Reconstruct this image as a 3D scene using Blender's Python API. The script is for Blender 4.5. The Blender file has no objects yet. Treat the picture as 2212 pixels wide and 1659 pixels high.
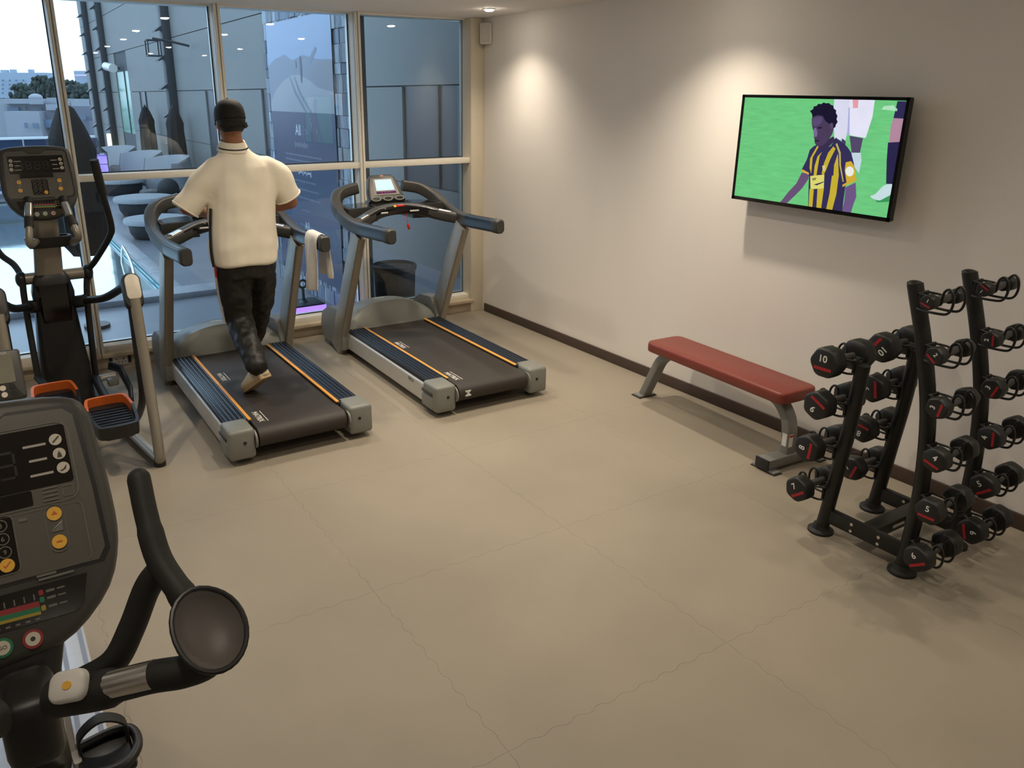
import bpy, bmesh, math, random
from mathutils import Vector, Matrix, Euler
random.seed(11)
SC = bpy.context.scene
COL = SC.collection
R = math.radians

# ------------------------------------------------------------------ camera
CAM = Vector((-4.0028, -6.1514, 1.98))
YAW, PITCH, FPX, PCX, PCY = 0.5518, 0.3067, 1715.93, 1018.60, 749.83
FW = Vector((math.sin(YAW) * math.cos(PITCH), math.cos(YAW) * math.cos(PITCH), -math.sin(PITCH)))
RT = Vector((math.cos(YAW), -math.sin(YAW), 0))
UP = RT.cross(FW)
cd = bpy.data.cameras.new('camera'); cam = bpy.data.objects.new('camera', cd); COL.objects.link(cam)
m = Matrix((RT, UP, -FW)).transposed().to_4x4(); m.translation = CAM
cam.matrix_world = m
cd.sensor_fit = 'HORIZONTAL'; cd.sensor_width = 36.0; cd.lens = FPX / 2212 * 36.0
cd.shift_x = (1106 - PCX) / 2212; cd.shift_y = (PCY - 829.5) / 2212
cd.clip_start = 0.05; cd.clip_end = 3000
SC.camera = cam

# ------------------------------------------------------------------ sky, exposure
w = bpy.data.worlds.new('dusk_sky'); SC.world = w; w.use_nodes = True
nt = w.node_tree; nt.nodes.clear()
bgn = nt.nodes.new('ShaderNodeBackground'); wo = nt.nodes.new('ShaderNodeOutputWorld')
bgn.inputs['Color'].default_value = (0.66, 0.83, 1.0, 1); bgn.inputs['Strength'].default_value = 2.5
nt.links.new(bgn.outputs[0], wo.inputs[0])
SC.view_settings.view_transform = 'Standard'; SC.view_settings.look = 'None'
SC.view_settings.exposure = 0.0; SC.view_settings.gamma = 1.0
SC.view_settings.use_curve_mapping = False
LAMP_W = 62.0                       # watts of one ceiling downlight
LAMP_C = (1.0, 0.87, 0.70)

# ------------------------------------------------------------------ a pixel of the photograph, met with a plane of the place
def ray(p): return FW + RT * ((p[0] - PCX) / FPX) - UP * ((p[1] - PCY) / FPX)
def PX(p, x=None, y=None, z=None, d=None):
    r = ray(p)
    if d is not None: return CAM + r * d
    if x is not None: return CAM + r * ((x - CAM.x) / r.x)
    if y is not None: return CAM + r * ((y - CAM.y) / r.y)
    return CAM + r * ((z - CAM.z) / r.z)

# ------------------------------------------------------------------ mesh helpers
def spline(pts, n=6, closed=False):
    P = [Vector(p) for p in pts]; N = len(P); out = []
    rng = range(N if closed else N - 1)
    for i in rng:
        if closed: a, b, c, d = P[(i-1) % N], P[i], P[(i+1) % N], P[(i+2) % N]
        else:
            b, c = P[i], P[i+1]
            a = P[i-1] if i > 0 else b * 2 - c
            d = P[i+2] if i + 2 < N else c * 2 - b
        for k in range(n):
            t = k / n
            out.append(0.5 * ((2*b) + (c-a)*t + (2*a-5*b+4*c-d)*t*t + (3*b-3*c+d-a)*t*t*t))
    if not closed: out.append(P[-1].copy())
    return out
def rr(w, h, r, n=4):
    r = min(r, w/2 - 1e-4, h/2 - 1e-4); o = []
    for cx, cy, a0 in ((w/2-r, h/2-r, 0), (-w/2+r, h/2-r, 90), (-w/2+r, -h/2+r, 180), (w/2-r, -h/2+r, 270)):
        for k in range(n + 1):
            a = R(a0 + 90*k/n); o.append((cx + r*math.cos(a), cy + r*math.sin(a)))
    return o
def circ(r, n=14, ry=None): return [(r*math.cos(2*math.pi*k/n), (ry or r)*math.sin(2*math.pi*k/n)) for k in range(n)]
def frame(o, x, y):
    x = Vector(x).normalized(); y = Vector(y); z = x.cross(y).normalized(); y = z.cross(x)
    mm = Matrix((x, y, z)).transposed().to_4x4(); mm.translation = Vector(o); return mm
class MB:
    def __init__(s): s.v = []; s.f = []
    def add(s, vs, fs):
        o = len(s.v); s.v += [Vector(v) for v in vs]; s.f += [tuple(i + o for i in f) for f in fs]; return s
    def box(s, c, d, bev=0.0, rot=None, seg=2, M=None):
        bm = bmesh.new(); bmesh.ops.create_cube(bm, size=1)
        for v in bm.verts: v.co = Vector((v.co.x*d[0], v.co.y*d[1], v.co.z*d[2]))
        if bev > 0: bmesh.ops.bevel(bm, geom=list(bm.edges), offset=min(bev, min(d)*0.49), segments=seg, affect='EDGES', profile=0.5)
        mm = M or (Matrix.Translation(Vector(c)) @ (Euler(rot).to_matrix().to_4x4() if rot else Matrix()))
        bm.verts.index_update()
        s.add([mm @ v.co for v in bm.verts], [[v.index for v in f.verts] for f in bm.faces]); bm.free(); return s
    def loft(s, rings, cap=True, closed=False):
        n = len(rings[0]); vs = [p for r_ in rings for p in r_]; fs = []; K = len(rings)
        for i in range(K if closed else K-1):
            a, b = i*n, ((i+1) % K)*n
            for k in range(n): fs.append((a+k, a+(k+1) % n, b+(k+1) % n, b+k))
        if cap and not closed: fs.append(tuple(range(n-1, -1, -1))); fs.append(tuple((K-1)*n + k for k in range(n)))
        return s.add(vs, fs)
    def sweep(s, pts, sec, up=(0, 0, 1), scl=None, cap=True, closed=False):
        P = [Vector(p) for p in pts]; N = len(P); rings = []; pu = None
        for i, p in enumerate(P):
            if closed: t = P[(i+1) % N] - P[i-1]
            else: t = P[min(i+1, N-1)] - P[max(i-1, 0)]
            t.normalize(); u = Vector(up)
            if abs(u.dot(t)) > 0.97: u = pu or Vector((0, 1, 0.01))
            sd = t.cross(u).normalized(); u2 = sd.cross(t); pu = u2
            k = scl[i] if scl else 1.0
            kx, ky = k if isinstance(k, tuple) else (k, k)
            rings.append([p + sd*a*kx + u2*b*ky for a, b in sec])
        return s.loft(rings, cap, closed)
    def tube(s, pts, r, n=12, cap=True, closed=False):
        # parallel-transport frame so that round tubes never twist
        P = [Vector(p) for p in pts]; N = len(P); rings = []; u = None
        for i, p in enumerate(P):
            t = (P[(i+1) % N] - P[i-1]) if closed else (P[min(i+1, N-1)] - P[max(i-1, 0)])
            t.normalize()
            if u is None: u = t.orthogonal().normalized()
            u = (u - t*u.dot(t)).normalized(); w_ = t.cross(u)
            rad = r[i] if isinstance(r, (list, tuple)) else r
            rings.append([p + u*rad*math.cos(2*math.pi*k/n) + w_*rad*math.sin(2*math.pi*k/n) for k in range(n)])
        return s.loft(rings, cap, closed)
    def cyl(s, a, b, r, n=16, r2=None): return s.tube([a, b], [r, r if r2 is None else r2], n)
    def lathe(s, prof, n=20, M=None, cap=True):
        M = M or Matrix()
        return s.loft([[M @ Vector((r*math.cos(2*math.pi*k/n), r*math.sin(2*math.pi*k/n), z)) for k in range(n)] for r, z in prof], cap)
    def plate(s, ol, t, M=None, bev=0.0):
        M = M or Matrix(); ol = [Vector((p[0], p[1])) for p in ol]; cx = sum(p.x for p in ol)/len(ol); cy = sum(p.y for p in ol)/len(ol)
        def off(k):
            o = []
            for i, p in enumerate(ol):
                a = (p - ol[i-1]).normalized(); b = (ol[(i+1) % len(ol)] - p).normalized()
                nrm = Vector((-(a.y+b.y), a.x+b.x))
                nrm = nrm.normalized() if nrm.length > 1e-6 else Vector((0, 0)); o.append(p + nrm*k)
            return o
        rg = [[M @ Vector((p.x, p.y, 0)) for p in ol]]
        if bev > 0:
            rg.append([M @ Vector((p.x, p.y, t-bev)) for p in ol]); q = off(bev*0.35); rg.append([M @ Vector((p.x, p.y, t-bev*0.35)) for p in q])
            q = off(bev); rg.append([M @ Vector((p.x, p.y, t)) for p in q])
        else: rg.append([M @ Vector((p.x, p.y, t)) for p in ol])
        return s.loft(rg)
    def flat(s, ol, M=None, z=0.0):
        M = M or Matrix(); return s.add([M @ Vector((p[0], p[1], z)) for p in ol], [tuple(range(len(ol)))])
    def sphere(s, c, r, n=14, m=9, M=None):
        rx, ry, rz = r if isinstance(r, (tuple, list)) else (r, r, r); c = Vector(c)
        rings = []
        for i in range(m + 1):
            a = -math.pi/2 + math.pi*i/m; q = max(math.cos(a), 0.02)
            rings.append([(M or Matrix()) @ (c + Vector((rx*q*math.cos(2*math.pi*k/n), ry*q*math.sin(2*math.pi*k/n), rz*math.sin(a)))) for k in range(n)])
        return s.loft(rings)
    def build(s, name, mat, parent=None, smooth=38, fix=True):
        me = bpy.data.meshes.new(name); me.from_pydata(s.v, [], s.f)
        if fix:
            bm = bmesh.new(); bm.from_mesh(me); bmesh.ops.recalc_face_normals(bm, faces=list(bm.faces)); bm.to_mesh(me); bm.free()
        if smooth: me.shade_smooth(); me.set_sharp_from_angle(angle=R(smooth))
        else: me.shade_flat()
        me.materials.append(mat); o = bpy.data.objects.new(name, me); COL.objects.link(o)
        if parent: o.parent = parent
        return o
def tag(o, label, cat=None, group=None, kind=None):
    o['label'] = label
    if cat: o['category'] = cat
    if group: o['group'] = group
    if kind: o['kind'] = kind
    return o
def empty(name, loc=(0, 0, 0), rz=0.0, rot=None):
    o = bpy.data.objects.new(name, None); o.empty_display_size = 0.1; COL.objects.link(o)
    o.location = loc; o.rotation_euler = rot or (0, 0, rz); return o
def struct(o): o['kind'] = 'structure'; return o
def kids(o): return [c for c in bpy.data.objects if c.parent == o]
def copy_tree(o, parent=None):
    c = o.copy(); COL.objects.link(c)
    if parent: c.parent = parent
    for k in kids(o): copy_tree(k, c)
    return c
# lettering: glyph meshes made once, while the scene is still empty
TXT = {}
def make_text(s, bold=False):
    cu = bpy.data.curves.new('lettering', 'FONT'); cu.body = s; cu.align_x = 'CENTER'; cu.align_y = 'CENTER'; cu.size = 1.0
    if bold: cu.offset = 0.018
    cu.resolution_u = 3
    o = bpy.data.objects.new('lettering', cu); COL.objects.link(o)
    me = bpy.data.meshes.new_from_object(o.evaluated_get(bpy.context.evaluated_depsgraph_get()))
    bpy.data.objects.remove(o); bpy.data.curves.remove(cu)
    vs = [v.co.copy() for v in me.vertices]; fs = [tuple(p.vertices) for p in me.polygons]; bpy.data.meshes.remove(me)
    xs = [v.x for v in vs]; ys = [v.y for v in vs]; cx, cy = (min(xs)+max(xs))/2, (min(ys)+max(ys))/2
    TXT[s] = ([Vector((v.x-cx, v.y-cy, 0)) for v in vs], fs, max(xs)-min(xs), max(ys)-min(ys))
for s_ in ['MATRIX', 'M', 'DECK', 'All', '1', '2', '3', '4', '5', '6', '7', '8', '9', '10', 'GO']: make_text(s_, True)
def letters(mb, s, M, width=None, height=None, sx=1.0):
    vs, fs, W_, H_ = TXT[s]; k = width/W_ if width else height/H_
    return mb.add([M @ Vector((v.x*k*sx, v.y*k, 0)) for v in vs], fs)

# ------------------------------------------------------------------ materials (all procedural)
def c8(h): 
    h = h.lstrip('#'); o = []
    for i in (0, 2, 4):
        v = int(h[i:i+2], 16)/255; o.append(v/12.92 if v <= 0.04045 else ((v+0.055)/1.055)**2.4)
    return (o[0], o[1], o[2], 1)
def mat(name, col, rough=0.5, metal=0.0, var=0.08, vs=30.0, bump=0.0, bs=200.0, coat=0.0, emit=0.0, ecol=None, spec=0.5, stretch=None):
    M_ = bpy.data.materials.new(name); M_.use_nodes = True; n = M_.node_tree; b = n.nodes['Principled BSDF']
    col = c8(col) if isinstance(col, str) else (*col[:3], 1)
    tc = n.nodes.new('ShaderNodeTexCoord'); src = tc.outputs['Object']
    if stretch:
        mp = n.nodes.new('ShaderNodeMapping'); mp.inputs['Scale'].default_value = stretch; n.links.new(src, mp.inputs[0]); src = mp.outputs[0]
    no = n.nodes.new('ShaderNodeTexNoise'); no.inputs['Scale'].default_value = vs; no.inputs['Detail'].default_value = 4
    n.links.new(src, no.inputs['Vector'])
    mx = n.nodes.new('ShaderNodeMix'); mx.data_type = 'RGBA'
    mx.inputs[6].default_value = tuple(max(0, c*(1-var)) for c in col[:3]) + (1,)
    mx.inputs[7].default_value = tuple(min(1, c*(1+var)) for c in col[:3]) + (1,)
    n.links.new(no.outputs['Fac'], mx.inputs[0]); n.links.new(mx.outputs[2], b.inputs['Base Color'])
    b.inputs['Roughness'].default_value = rough; b.inputs['Metallic'].default_value = metal
    b.inputs['Coat Weight'].default_value = coat; b.inputs['Specular IOR Level'].default_value = spec
    if bump > 0:
        n2 = n.nodes.new('ShaderNodeTexNoise'); n2.inputs['Scale'].default_value = bs; n2.inputs['Detail'].default_value = 3
        bp = n.nodes.new('ShaderNodeBump'); bp.inputs['Strength'].default_value = bump; bp.inputs['Distance'].default_value = 0.01
        n.links.new(src, n2.inputs['Vector']); n.links.new(n2.outputs['Fac'], bp.inputs['Height']); n.links.new(bp.outputs[0], b.inputs['Normal'])
    if emit > 0:
        b.inputs['Emission Color'].default_value = c8(ecol) if ecol else col; b.inputs['Emission Strength'].default_value = emit
    return M_
def emat(name, col, s=1.0, var=0.06, vs=8.0, stretch=None):
    M_ = bpy.data.materials.new(name); M_.use_nodes = True; n = M_.node_tree; n.nodes.clear()
    o = n.nodes.new('ShaderNodeOutputMaterial'); e = n.nodes.new('ShaderNodeEmission'); col = c8(col) if isinstance(col, str) else (*col[:3], 1)
    tc = n.nodes.new('ShaderNodeTexCoord'); mp = n.nodes.new('ShaderNodeMapping'); no = n.nodes.new('ShaderNodeTexNoise'); mx = n.nodes.new('ShaderNodeMix'); mx.data_type = 'RGBA'
    if stretch: mp.inputs['Scale'].default_value = stretch
    n.links.new(tc.outputs['Object'], mp.inputs[0]); n.links.new(mp.outputs[0], no.inputs['Vector']); no.inputs['Scale'].default_value = vs
    mx.inputs[6].default_value = tuple(c*(1-var) for c in col[:3]) + (1,); mx.inputs[7].default_value = tuple(c*(1+var) for c in col[:3]) + (1,)
    n.links.new(no.outputs['Fac'], mx.inputs[0]); n.links.new(mx.outputs[2], e.inputs[0]); e.inputs[1].default_value = s
    n.links.new(e.outputs[0], o.inputs[0]); return M_
def glass_mat(name, tint, f0=0.05):
    M_ = bpy.data.materials.new(name); M_.use_nodes = True; n = M_.node_tree; n.nodes.clear()
    o = n.nodes.new('ShaderNodeOutputMaterial'); t = n.nodes.new('ShaderNodeBsdfTransparent'); g = n.nodes.new('ShaderNodeBsdfGlossy'); mx = n.nodes.new('ShaderNodeMixShader')
    fr = n.nodes.new('ShaderNodeFresnel'); fr.inputs['IOR'].default_value = (1 + f0**0.5)/(1 - f0**0.5)
    t.inputs[0].default_value = (*tint, 1); g.inputs[0].default_value = (1, 1, 1, 1); g.inputs['Roughness'].default_value = 0.0
    n.links.new(fr.outputs[0], mx.inputs[0]); n.links.new(t.outputs[0], mx.inputs[1]); n.links.new(g.outputs[0], mx.inputs[2]); n.links.new(mx.outputs[0], o.inputs[0])
    return M_
MT = dict(
    floor=mat('rubber_floor_tile', (0.300, 0.258, 0.198), 0.62, var=0.10, vs=1.6, bump=0.03, bs=260),
    floorbase=mat('floor_screed', (0.10, 0.09, 0.075), 0.9),
    wall=mat('woven_wallcovering', (0.78, 0.735, 0.685), 0.75, var=0.035, vs=3.0, bump=0.05, bs=380, stretch=(1, 1, 0.35)),
    ceil=mat('ceiling_paint', (0.80, 0.76, 0.73), 0.9, var=0.03),
    base=mat('brown_skirting', (0.062, 0.038, 0.028), 0.45, var=0.15),
    frame=mat('cream_window_frame', (0.80, 0.755, 0.66), 0.4, var=0.03),
    column=mat('beige_column_paint', (0.66, 0.59, 0.46), 0.55, var=0.04),
    stone=mat('beige_stone_sill', (0.50, 0.41, 0.29), 0.4, var=0.12, vs=9, bump=0.02, bs=60),
    gasket=mat('black_gasket', (0.012, 0.014, 0.02), 0.5),
    glass=glass_mat('window_glass', (0.86, 0.93, 0.98), 0.035),
    black=mat('black_plastic', (0.012, 0.012, 0.0125), 0.42, var=0.2),
    grip=mat('grip_plastic', (0.008, 0.009, 0.013), 0.34, var=0.2),
    blackgloss=mat('gloss_black_plastic', (0.006, 0.006, 0.007), 0.12, var=0.2),
    rubber=mat('black_rubber', (0.012, 0.012, 0.011), 0.62, var=0.2, bump=0.06, bs=300),
    dgrey=mat('dark_grey_plastic', (0.042, 0.041, 0.037), 0.46, var=0.1, bump=0.03, bs=500),
    mgrey=mat('mid_grey_plastic', (0.20, 0.205, 0.185), 0.42, var=0.06, bump=0.03, bs=500),
    silver=mat('silver_paint', (0.60, 0.585, 0.55), 0.40, metal=0.35, var=0.05),
    bronze=mat('warm_silver_paint', (0.30, 0.27, 0.22), 0.36, metal=0.4, var=0.05),
    chrome=mat('brushed_steel', (0.72, 0.70, 0.67), 0.24, metal=1.0, var=0.06, vs=60),
    orange=mat('orange_stripe', (0.78, 0.36, 0.06), 0.45, var=0.08),
    orangebtn=mat('amber_button', (0.86, 0.48, 0.06), 0.4, var=0.1),
    oranged=mat('deep_orange_plastic', (0.62, 0.13, 0.02), 0.4, var=0.08),
    belt=mat('walking_belt', (0.030, 0.024, 0.020), 0.60, var=0.15, vs=14, bump=0.05, bs=420),
    ribbed=mat('blue_black_foot_rail', (0.014, 0.018, 0.028), 0.32, var=0.15),
    white=mat('white_print', (0.75, 0.73, 0.68), 0.5, var=0.03),
    whitep=mat('white_plastic', (0.72, 0.70, 0.66), 0.4, var=0.03),
    red=mat('red_print', (0.42, 0.012, 0.02), 0.5, var=0.1),
    redplastic=mat('red_plastic', (0.55, 0.012, 0.012), 0.35),
    vinyl=mat('red_brown_vinyl', (0.205, 0.036, 0.023), 0.42, var=0.07, vs=12, bump=0.08, bs=300),
    greysteel=mat('grey_powder_coat', (0.20, 0.20, 0.185), 0.42, metal=0.1, var=0.06),
    rack=mat('black_powder_coat', (0.0065, 0.0062, 0.0058), 0.42, var=0.15),
    urethane=mat('black_urethane', (0.0085, 0.0085, 0.0080), 0.50, var=0.15, bump=0.03, bs=300),
)

# worn, cloudy rubber with a wet-looking stain under the dumbbell rack
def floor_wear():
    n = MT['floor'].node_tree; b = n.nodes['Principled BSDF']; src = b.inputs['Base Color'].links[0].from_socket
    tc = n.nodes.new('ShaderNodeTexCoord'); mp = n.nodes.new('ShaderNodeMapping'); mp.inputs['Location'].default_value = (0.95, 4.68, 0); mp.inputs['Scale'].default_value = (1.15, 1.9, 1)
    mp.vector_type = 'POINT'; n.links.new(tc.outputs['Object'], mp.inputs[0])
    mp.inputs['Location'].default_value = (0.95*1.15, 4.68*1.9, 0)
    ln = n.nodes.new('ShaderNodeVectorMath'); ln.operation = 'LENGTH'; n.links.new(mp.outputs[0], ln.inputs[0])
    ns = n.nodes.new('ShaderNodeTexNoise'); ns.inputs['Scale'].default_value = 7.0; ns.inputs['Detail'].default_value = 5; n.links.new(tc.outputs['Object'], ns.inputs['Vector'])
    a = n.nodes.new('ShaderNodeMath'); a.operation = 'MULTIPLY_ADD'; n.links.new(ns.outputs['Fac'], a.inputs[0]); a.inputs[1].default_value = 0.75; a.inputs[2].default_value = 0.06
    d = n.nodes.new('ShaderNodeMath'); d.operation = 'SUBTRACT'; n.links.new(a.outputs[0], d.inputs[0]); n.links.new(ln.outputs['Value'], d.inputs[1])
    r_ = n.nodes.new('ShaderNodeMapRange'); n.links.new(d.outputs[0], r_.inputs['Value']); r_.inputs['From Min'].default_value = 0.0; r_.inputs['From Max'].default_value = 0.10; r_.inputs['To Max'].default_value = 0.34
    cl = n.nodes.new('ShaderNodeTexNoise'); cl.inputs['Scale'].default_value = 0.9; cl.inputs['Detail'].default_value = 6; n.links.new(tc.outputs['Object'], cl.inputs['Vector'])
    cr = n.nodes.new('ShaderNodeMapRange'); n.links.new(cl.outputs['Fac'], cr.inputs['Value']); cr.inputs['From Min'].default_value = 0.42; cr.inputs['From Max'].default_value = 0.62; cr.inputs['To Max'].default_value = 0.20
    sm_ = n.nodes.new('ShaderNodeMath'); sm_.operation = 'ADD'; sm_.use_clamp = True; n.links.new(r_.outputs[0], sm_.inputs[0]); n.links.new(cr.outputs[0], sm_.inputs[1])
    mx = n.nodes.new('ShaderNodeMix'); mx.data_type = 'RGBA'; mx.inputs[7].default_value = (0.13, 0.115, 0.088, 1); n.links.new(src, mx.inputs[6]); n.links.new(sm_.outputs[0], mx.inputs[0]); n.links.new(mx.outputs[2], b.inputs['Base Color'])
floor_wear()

# ------------------------------------------------------------------ the room: floor, walls, ceiling, window wall
HC = 2.62; XL, YB = -7.7, -8.9; YF = 0.18; YG = 0.30; YI = 0.15
fl = struct(MB().box(((XL+0.1)/2, (YB+YF)/2, -0.054), (-XL+0.1, YF-YB+0.3, 0.1)).build('floor', MT['floorbase'], smooth=0))
tag(fl, 'beige grey rubber floor of interlocking square puzzle tiles')
# interlocking tiles, one metre square, toothed edges
def tooth(s):                      # s in 0..1 along a tile edge -> sideways shift
    if s < 0.06 or s > 0.94: return 0.0
    q = ((s-0.06)/0.88*9) % 1.0
    q4 = min(1.0, max(-1.0, 3.2*math.sin(2*math.pi*q)))
    return 0.006*q4
TX0, TY0, GAP = -2.85, -3.50, 0.0004
xs = [TX0 + k for k in range(-5, 4)]; ys = [TY0 + k for k in range(-6, 5)]
def edge_pts(a, b, fixed, vertical, side, toothed):
    n = 64; o = []
    for k in range(n + 1):
        s = k/n; t = a + (b-a)*s
        sh = tooth((t - (TY0 if vertical else TX0)) % 1.0 if 0 < k < n else 0.0) if toothed else 0.0
        o.append((fixed + sh + side*GAP, t) if vertical else (t, fixed + sh + side*GAP))
    return o
for xi in range(len(xs)-1):
    for yi in range(len(ys)-1):
        x0, x1, y0, y1 = xs[xi], xs[xi+1], ys[yi], ys[yi+1]
        X0, X1, Y0, Y1 = max(x0, XL), min(x1, -0.001), max(y0, YB), min(y1, YF-0.001)
        if X1-X0 < 0.02 or Y1-Y0 < 0.02: continue
        P = edge_pts(X0, X1, Y0, False, 1, Y0 == y0)[:-1] + edge_pts(Y0, Y1, X1, True, -1, X1 == x1)[:-1] \
            + edge_pts(X0, X1, Y1, False, -1, Y1 == y1)[::-1][:-1] + edge_pts(Y0, Y1, X0, True, 1, X0 == x0)[::-1][:-1]
        n = len(P); b = MB()
        b.add([(p[0], p[1], 0) for p in P] + [(p[0], p[1], -0.006) for p in P], [tuple(range(n))] + [(k, n+k, n+(k+1) % n, (k+1) % n) for k in range(n)])
        b.build('tile', MT['floor'], fl, smooth=0)
struct(MB().box((0.06, (YB+0.3)/2, HC/2), (0.12, 0.3-YB, HC+0.2)).build('wall_right', MT['wall'], smooth=0))
struct(MB().box((XL-0.06, (YB+0.3)/2, HC/2), (0.12, 0.3-YB, HC+0.2)).build('wall_left', MT['wall'], smooth=0))
struct(MB().box((XL/2, YB-0.06, HC/2), (-XL+0.24, 0.12, HC+0.2)).build('wall_back', MT['wall'], smooth=0))
struct(MB().box((XL/2, (YB+0.42)/2, HC+0.06), (-XL+0.24, 0.42-YB+0.24, 0.12)).build('ceiling', MT['ceil'], smooth=0))
struct(MB().box((-0.008, (YB+0.10)/2, 0.039), (0.016, 0.10-YB, 0.078), 0.003).build('baseboard_right', MT['base']))
# low stone-faced wall with a projecting sill
sw = struct(MB().box((XL/2, 0.26, 0.044), (-XL, 0.16, 0.09)).build('wall_front', MT['stone'], smooth=0))
tag(sw, 'low beige stone kerb wall under the window')
mxs = [-0.105, -1.195, -2.305, -3.395, -4.49, -5.58, -6.67, XL]
for a, b_ in zip(mxs[:-1], mxs[1:]):                                   # sill slabs, butt-jointed at the mullions
    MB().box(((a+b_)/2, 0.225, 0.105), (abs(a-b_)-0.003, 0.19, 0.036), 0.008, seg=3).build('sill_slab', MT['stone'], sw)
struct(MB().box((-0.068, 0.235, HC/2), (0.135, 0.19, HC), 0.006).build('trim_1', MT['column'])); 
struct(MB().box((XL/2, 0.30, HC-0.002), (-XL, 0.12, 0.016), 0.002).build('trim_2', MT['frame']))
ZB, ZT = 0.122, HC; ZTR = 1.418
for i in range(len(mxs)-1):
    xr, xl = mxs[i], mxs[i+1]
    wn = struct(empty('window_%d' % (i+1), ((xl+xr)/2, YG, ZB)))
    tag(wn, 'tall fixed window bay of two glass panes in a cream frame')
    o = Vector(((xl+xr)/2, YG, ZB))
    def part(nm, c, d, mt, bev=0.0): return MB().box(Vector(c)-o, d, bev).build(nm, MT[mt], wn, smooth=38 if bev else 0)
    wL = xl + 0.024; wR = xr - 0.024
    # mullion on the left of the bay: deep box, a raised split cover strip on the room side
    part('mullion', (xl, (YI+0.02+0.36)/2, (ZB+ZT)/2), (0.046, 0.36-YI-0.02, ZT-ZB), 'frame', 0.003)
    part('cover_strip', (xl-0.0135, YI+0.016, (ZB+ZT)/2), (0.019, 0.036, ZT-ZB), 'frame', 0.003)
    part('cover_strip', (xl+0.0135, YI+0.016, (ZB+ZT)/2), (0.019, 0.036, ZT-ZB), 'frame', 0.003)
    if i == 0: part('jamb', (xr-0.009, 0.265, (ZB+ZT)/2), (0.022, 0.19, ZT-ZB), 'frame', 0.002)
    part('transom', ((wL+wR)/2, (YI+0.012+0.36)/2, ZTR), (wR-wL+0.006, 0.36-YI-0.012, 0.046), 'frame', 0.003)
    part('bottom_rail', ((wL+wR)/2, 0.275, ZB+0.022), (wR-wL+0.006, 0.17, 0.044), 'frame', 0.003)
    for z0, z1 in ((ZB+0.044, ZTR-0.023), (ZTR+0.023, ZT)):
        part('pane', ((wL+wR)/2, YG, (z0+z1)/2), (wR-wL, 0.006, z1-z0), 'glass')
        g = MB()
        for cx, sx, cz, sz in ((wL+0.001, 0.002, (z0+z1)/2, z1-z0), (wR-0.004, 0.008, (z0+z1)/2, z1-z0), ((wL+wR)/2, wR-wL, z0+0.004, 0.008), ((wL+wR)/2, wR-wL, z1-0.004, 0.008)):
            g.box(Vector((cx, YG-0.006, cz))-o, (sx, 0.008, sz))
        g.build('gasket', MT['gasket'], wn, smooth=0)
# ------------------------------------------------------------------ ceiling downlights (places read from their reflections in the panes)
spots = [(-0.40, -0.56), (-0.50, -2.72), (-0.50, -5.2), (-1.45, -0.95), (-1.45, -2.5), (-1.45, -5.3), (-1.33, -7.2),
         (-2.4, -0.85), (-2.36, -2.45), (-2.25, -3.9), (-2.2, -5.5), (-2.1, -7.4), (-4.0, -2.4), (-4.0, -5.2), (-5.8, -2.4), (-5.8, -5.2), (-4.0, -7.6), (-0.45, -7.4)]
glow = emat('downlight_lamp', (1.0, 0.90, 0.74), 110.0)
NEAR = 'round white recessed downlight lit in the ceiling beside the speaker'
for i, (x, y) in enumerate(spots):
    r_ = empty('downlight', (x, y, HC))
    tag(r_, NEAR if i == 0 else 'round white recessed downlight lit in the ceiling over the gym floor', 'downlight', None if i == 0 else 'downlights over the gym floor')
    MB().lathe([(0.047, 0.004), (0.047, -0.006), (0.036, -0.008), (0.034, -0.004)], 24).build('trim_ring', MT['whitep'], r_)
    MB().lathe([(0.036, 0.002), (0.036, -0.008), (0.032, -0.014), (0.020, -0.018), (0.006, -0.019)], 20).build('lamp_lens', glow, r_)
    ld = bpy.data.lights.new('downlight_beam', 'SPOT'); ld.energy = LAMP_W * (1.0 if i == 0 else 1.5 if x > -0.6 else 1.0); ld.color = LAMP_C
    ld.spot_size = R(120 if x > -0.6 else 138); ld.spot_blend = 1.0; ld.shadow_soft_size = 0.045
    lo = bpy.data.objects.new('downlight_beam', ld); COL.objects.link(lo); lo.parent = r_; lo.location = (0, 0, -0.03)
    if y < -4.6: ld.energy *= 0.28
# ------------------------------------------------------------------ corner speaker, wall socket
s_ = empty('wall_speaker', (-0.03, 0.06, 2.405))
tag(s_, 'small white box speaker mounted high in the corner by the window', 'speaker')
s_.rotation_euler = (0, 0, R(-40))
MB().box((0, 0, 0.085), (0.10, 0.10, 0.17), 0.014, seg=3).build('cabinet', MT['whitep'], s_)
MB().box((0, -0.052, 0.085), (0.078, 0.008, 0.145), 0.003).build('grille', mat('speaker_grille', (0.55, 0.53, 0.49), 0.7, bump=0.3, bs=900), s_)
MB().cyl((0, 0.04, 0.1), (0.03, 0.13, 0.1), 0.012).build('bracket', MT['whitep'], s_)
s_ = empty('floor_socket', PX((262, 791), y=0.165)); s_.location.y = 0.183
tag(s_, 'white electrical socket plate low on the stone kerb', 'socket')
s_.location.z = 0.047
MB().box((0, -0.005, 0), (0.105, 0.012, 0.075), 0.004).build('face_plate', MT['whitep'], s_)
for dx in (-0.026, 0.026):
    MB().box((dx, -0.0115, 0.010), (0.007, 0.003, 0.012)).box((dx-0.011, -0.0115, -0.012), (0.010, 0.003, 0.006)).box((dx+0.011, -0.0115, -0.012), (0.010, 0.003, 0.006)).build('pin_hole', MT['gasket'], s_, smooth=0)
for dx in (-0.068, 0.068): MB().box((dx, -0.002, 0), (0.022, 0.006, 0.06), 0.002).build('box_edge', MT['gasket'], s_)

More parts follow.
